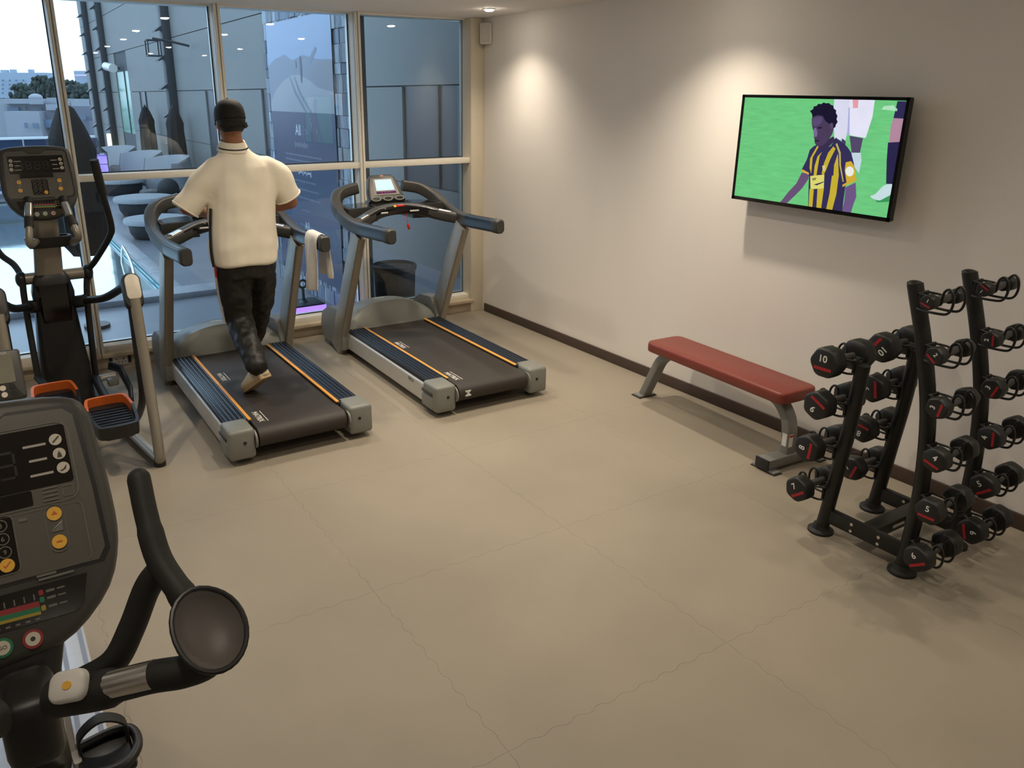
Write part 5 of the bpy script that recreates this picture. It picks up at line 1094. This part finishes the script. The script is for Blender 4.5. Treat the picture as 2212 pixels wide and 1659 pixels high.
MB().lathe([(0.205, 0.325), (0.10, 0.335), (0.01, 0.338)], 24).build('soil', mat('dark_soil', (0.02, 0.018, 0.016), 0.9), pn)
def parasol(loc, H0, H1, r_, label):
    o = tag(empty('folded_parasol', loc), label, 'parasol')
    rg = []; n = 32
    for t, q in ((0, 0.75), (0.04, 0.95), (0.3, 0.97), (0.58, 0.92), (0.70, 1.0), (0.86, 0.68), (0.98, 0.36), (1.0, 0.2)):
        rg.append([Vector((r_*q*(1+0.16*math.cos(8*a)*(1-t))*math.cos(a), r_*q*(1+0.16*math.cos(8*a)*(1-t))*math.sin(a), H0+(H1-H0)*t + (0.05*math.cos(8*a) if t == 0 else 0))) for a in [2*math.pi*k/n for k in range(n)]])
    MB().loft(rg).build('canopy', parm, o, smooth=50)
    MB().cyl((0, 0, 0), (0, 0, H1+0.05), 0.024, 12).build('pole', MT['black'], o); MB().cyl((0, 0, 0), (0, 0, 0.03), 0.11, 20).build('base', MT['black'], o)
    return o
parasol((PX((202, 540), y=1.55).x-0.06, 1.55, TZ), 0.72, 1.93, 0.19, 'large dark folded parasol close to the window by the elliptical trainer')
parasol((PX((381, 300), x=0.25).x, PX((381, 300), x=0.25).y, TZ), 0.50, 1.75, 0.20, 'dark folded parasol in front of the bracket lantern wall')
parasol((PX((321, 300), x=0.25).x, PX((321, 300), x=0.25).y, TZ), 0.50, 1.72, 0.20, 'dark folded parasol in front of the narrow dark facade window')
def pouf(loc, r_, h, label):
    o = tag(empty('pouf_table', loc), label, 'pouf', 'round poufs along the terrace')
    MB().lathe([(r_*0.70, 0), (r_*0.82, h*0.3), (r_*0.86, h*0.72)], 28).build('body', wick, o)
    MB().lathe([(r_*0.86, h*0.70), (r_*0.99, h*0.74), (r_, h*0.86), (r_*0.96, h*0.97), (r_*0.8, h), (0.01, h)], 28).build('cushion', cush, o, smooth=50)
pouf((-1.82, 6.35, TZ), 0.44, 0.30, 'low round pouf with pale cushion nearest the window glass')
pouf((-1.52, 8.9, TZ), 0.50, 0.33, 'low round pouf with pale cushion and a dark pillow behind it')
pouf((-1.35, 12.4, TZ), 0.50, 0.34, 'low round pouf with pale cushion farthest along the terrace')
cu = tag(empty('dark_pillow', (-0.95, 9.6, TZ)), 'dark square pillow propped behind the middle pouf', 'pillow')
MB().sphere((0, 0, 0.36), (0.20, 0.10, 0.19), 16, 10).build('pillow_case', wick, cu); MB().box((0, 0.25, 0.16), (0.9, 0.4, 0.32), 0.05).build('pillow_stand', wick, cu)
tp = [PX(p, z=0.80) for p in ((232, 308), (290, 318), (345, 328), (405, 338))]
for i in range(3):
    a, b_ = tp[i].copy(), tp[i+1].copy(); a.z = b_.z = 0; c_ = (a+b_)/2; c_.z = TZ
    o = tag(empty('daybed', c_), ('pale high-backed daybed at the far end of the row', 'pale high-backed daybed in the middle of the row', 'pale high-backed daybed at the near end of the row')[i], 'daybed', 'daybeds along the facade')
    ax = (b_-a).normalized(); nx = Vector((ax.y, -ax.x, 0));  L = (b_-a).length*0.97
    if nx.x < 0: nx = -nx
    rg = []
    for k in range(15):
        t = -0.5+k/14; bow = 0.5*(4*t*t); p = ax*(t*L) - nx*(bow-0.25)
        hh = 0.80-0.10*abs(2*t)**3
        rg.append([p-nx*0.12+Vector((0, 0, 0.05)), p-nx*0.14+Vector((0, 0, hh*0.6)), p-nx*0.08+Vector((0, 0, hh)), p+nx*0.05+Vector((0, 0, hh)), p+nx*0.10+Vector((0, 0, hh*0.6)), p+nx*0.10+Vector((0, 0, 0.05))])
    MB().loft(rg).build('back_shell', cush, o, smooth=50)
    MB().box((0, 0, 0), (L*0.75, 0.55, 0.26), 0.06, M=frame(nx*0.15+Vector((0, 0, 0.16)), ax, nx if ax.cross(nx).z > 0 else -nx)).build('seat', wick, o)
ln_ = tag(empty('purple_lantern', PX((221, 372), y=14.0)), 'tall glowing purple lantern with black lattice by the daybeds', 'lantern')
ln_.location.z = TZ
MB().box((0, 0, 0.42), (0.24, 0.24, 0.62), 0.01).build('shade', emat('violet_lantern', (0.34, 0.26, 1.0), 1.6, var=0.3, vs=6), ln_)
for dx, dy in ((-0.13, -0.13), (0.13, -0.13), (-0.13, 0.13), (0.13, 0.13)): MB().box((dx, dy, 0.40), (0.02, 0.02, 0.80)).build('post', finm, ln_, smooth=0)
for k in range(4): MB().box((0, -0.13, 0.15+0.19*k), (0.26, 0.012, 0.014)).build('lattice_bar', finm, ln_, smooth=0)
MB().lathe([(0.15, 0.78), (0.08, 0.86), (0.012, 0.92), (0.01, 1.04)], 12).build('finial', finm, ln_)
tb = tag(empty('low_terrace_table', (-3.55, 13.2, TZ)), 'low dark framed table by the far balustrade', 'table')
MB().box((0, 0, 0.42), (0.8, 0.5, 0.03)).build('top', finm, tb, smooth=0)
for dx in (-0.37, 0.37):
    for dy in (-0.22, 0.22): MB().box((dx, dy, 0.2), (0.03, 0.03, 0.42)).build('leg', finm, tb, smooth=0)
MB().box((0, 0, -0.02), (1.6, 1.2, 0.04)).build('plinth', deckm, tb, smooth=0)
# ---- the city beyond
struct(MB().box((40, 420, -8.5), (900, 800, 1.0)).build('city_ground', greyw, smooth=0))
def at(p, d): return PX(p, d=d)
def house(name, label, cat, boxes, wins, d, mt, extra=()):
    o0 = at(boxes[0][0], d); o0.z = -8.0
    o = tag(empty(name, o0), label, cat); ax = RT; dp = Vector((FW.x, FW.y, 0)).normalized()
    for (p0, p1, dd, mm, nm) in [(b_[0], b_[1], b_[2], b_[3], b_[4]) for b_ in boxes]:
        a, b_ = at(p0, d+dd), at(p1, d+dd); wd = (b_-a).dot(ax); zt, zb_ = a.z, min(b_.z, a.z-0.3)
        if nm == 'wall': zb_ = -8.0
        c_ = a + ax*(wd/2) + dp*(4 if nm == 'wall' else 1.0); c_.z = (zt+zb_)/2
        MB().box((0, 0, 0), (wd, 8 if nm == 'wall' else 2.0, zt-zb_), M=frame(c_-o0, ax, dp)).build(nm, mm, o, smooth=0)
    for (p0, p1, dd) in wins:
        a, b_ = at(p0, d+dd-0.12), at(p1, d+dd-0.12); wd = (b_-a).dot(ax); c_ = (a+b_)/2
        MB().box((0, 0, 0), (wd, 0.2, a.z-b_.z), M=frame(c_-o0, ax, dp)).build('window', leafm, o, smooth=0)
    return o, o0, ax, dp
W_ = whitew
o, o0, ax, dp = house('white_villa', 'white flat roofed villa with a roof tank beyond the terrace', 'house',
    [((-40, 214), (152, 300), 6, W_, 'wall'), ((8, 241), (84, 300), 0, W_, 'wall'), ((96, 240), (136, 300), 2, greyw, 'wall'), ((98, 225), (140, 238), 1, W_, 'parapet'), ((0, 219), (140, 224), 4, whitew, 'cornice'), ((100, 211), (130, 224), 5, W_, 'roof_box')],
    [((16, 231), (41, 240), 6), ((53, 230), (57, 236), 6), ((84, 232), (90, 238), 6), ((53, 265), (59, 277), 0), ((71, 266), (82, 277), 0), ((94, 258), (128, 276), 2)], 150, W_)
tk = at((77, 211), 152); MB().sphere(tk-o0, (1.25, 1.25, 0.75), 16, 9).build('roof_tank', whitew, o)
MB().lathe([(1.2, -1.2), (1.2, 0.0)], 16, Matrix.Translation(tk-o0)).build('tank_drum', whitew, o)
o, o0, ax, dp = house('grey_villa', 'grey villa with a white stair block seen left of the facade', 'house', [((150, 229), (232, 300), 0, greyw, 'wall'), ((200, 233), (228, 266), -3, whitew, 'stair_block'), ((192, 262), (240, 300), -4, greyw, 'wall')], [((214, 255), (219, 264), -3), ((176, 250), (186, 258), 0)], 140, greyw)
o, o0, ax, dp = house('hotel_block', 'wide pale high-rise block on the skyline left of the trees', 'building', [((-60, 157), (100, 214), 0, hazew, 'wall'), ((0, 151), (15, 158), 1, hazew, 'roof_plant'), ((20, 150), (32, 158), 1, hazew, 'roof_plant'), ((60, 150), (70, 158), 1, hazew, 'roof_plant')],
    [((x, y), (x+4, y+4), 0) for y in (172, 181, 190, 199) for x in (4, 19, 33, 48)], 430, hazew)
o, o0, ax, dp = house('office_tower', 'violet lit office tower on the skyline beside the facade', 'building', [((159, 153), (212, 200), 0, hazew, 'wall')], [((190, 170), (193, 182), 0), ((198, 170), (201, 182), 0)], 400, hazew)
a = at((162, 161), 398.5); b_ = at((204, 164), 398.5)
MB().box((0, 0, 0), ((b_-a).dot(ax), 0.3, 0.6), M=frame((a+b_)/2-o0, ax, dp)).build('light_band', emat('violet_light_band', (0.72, 0.66, 1.0), 1.2), o, smooth=0)
random.seed(3)
def tree(p, wpx, hpx, d, label):
    c_ = at(p, d); k = d/FPX; w_, h = wpx*k, hpx*k; b0 = Vector((c_.x, c_.y, -8.0))
    o = tag(empty('city_tree', b0), label, 'tree', 'trees beyond the villas')
    cr = MB()
    for i in range(240):
        u, v = random.gauss(0, 0.30), random.random(); s = (1-v)**0.55
        p_ = RT*(max(-0.5, min(0.5, u))*w_*(0.35+0.65*s)) + FW*random.uniform(-0.2, 0.2)*w_ ; p_.z = c_.z - h + h*v + 8.0
        r_ = random.uniform(0.05, 0.11)*w_*(1.1-0.7*v)+0.15
        n = 7; cr.sphere(p_, (r_*random.uniform(.8, 1.3), r_*random.uniform(.8, 1.3), r_*random.uniform(.9, 1.7)), n, 5)
    cr.build('crown', treem, o, smooth=0)
    MB().cyl((0, 0, 0), (0, 0, c_.z-h*0.6+8), 0.3, 8).build('trunk', wick, o)
TL = 'dark dusk tree crown behind the white villa'
for i, (p, w_, h) in enumerate((((45, 184), 60, 60), ((86, 166), 62, 80), ((116, 167), 40, 80), ((150, 176), 60, 75))): tree(p, w_, h, 176+7*(i*2 % 3)+4*i, TL)
for p, w_, h, d in (((180, 184), 66, 66, 171), ((208, 178), 60, 70, 181), ((8, 215), 40, 50, 172)): tree(p, w_, h, d, 'dark dusk tree crown rising behind the grey villa' if p[0] > 100 else 'dark dusk tree at the left end of the white villa')
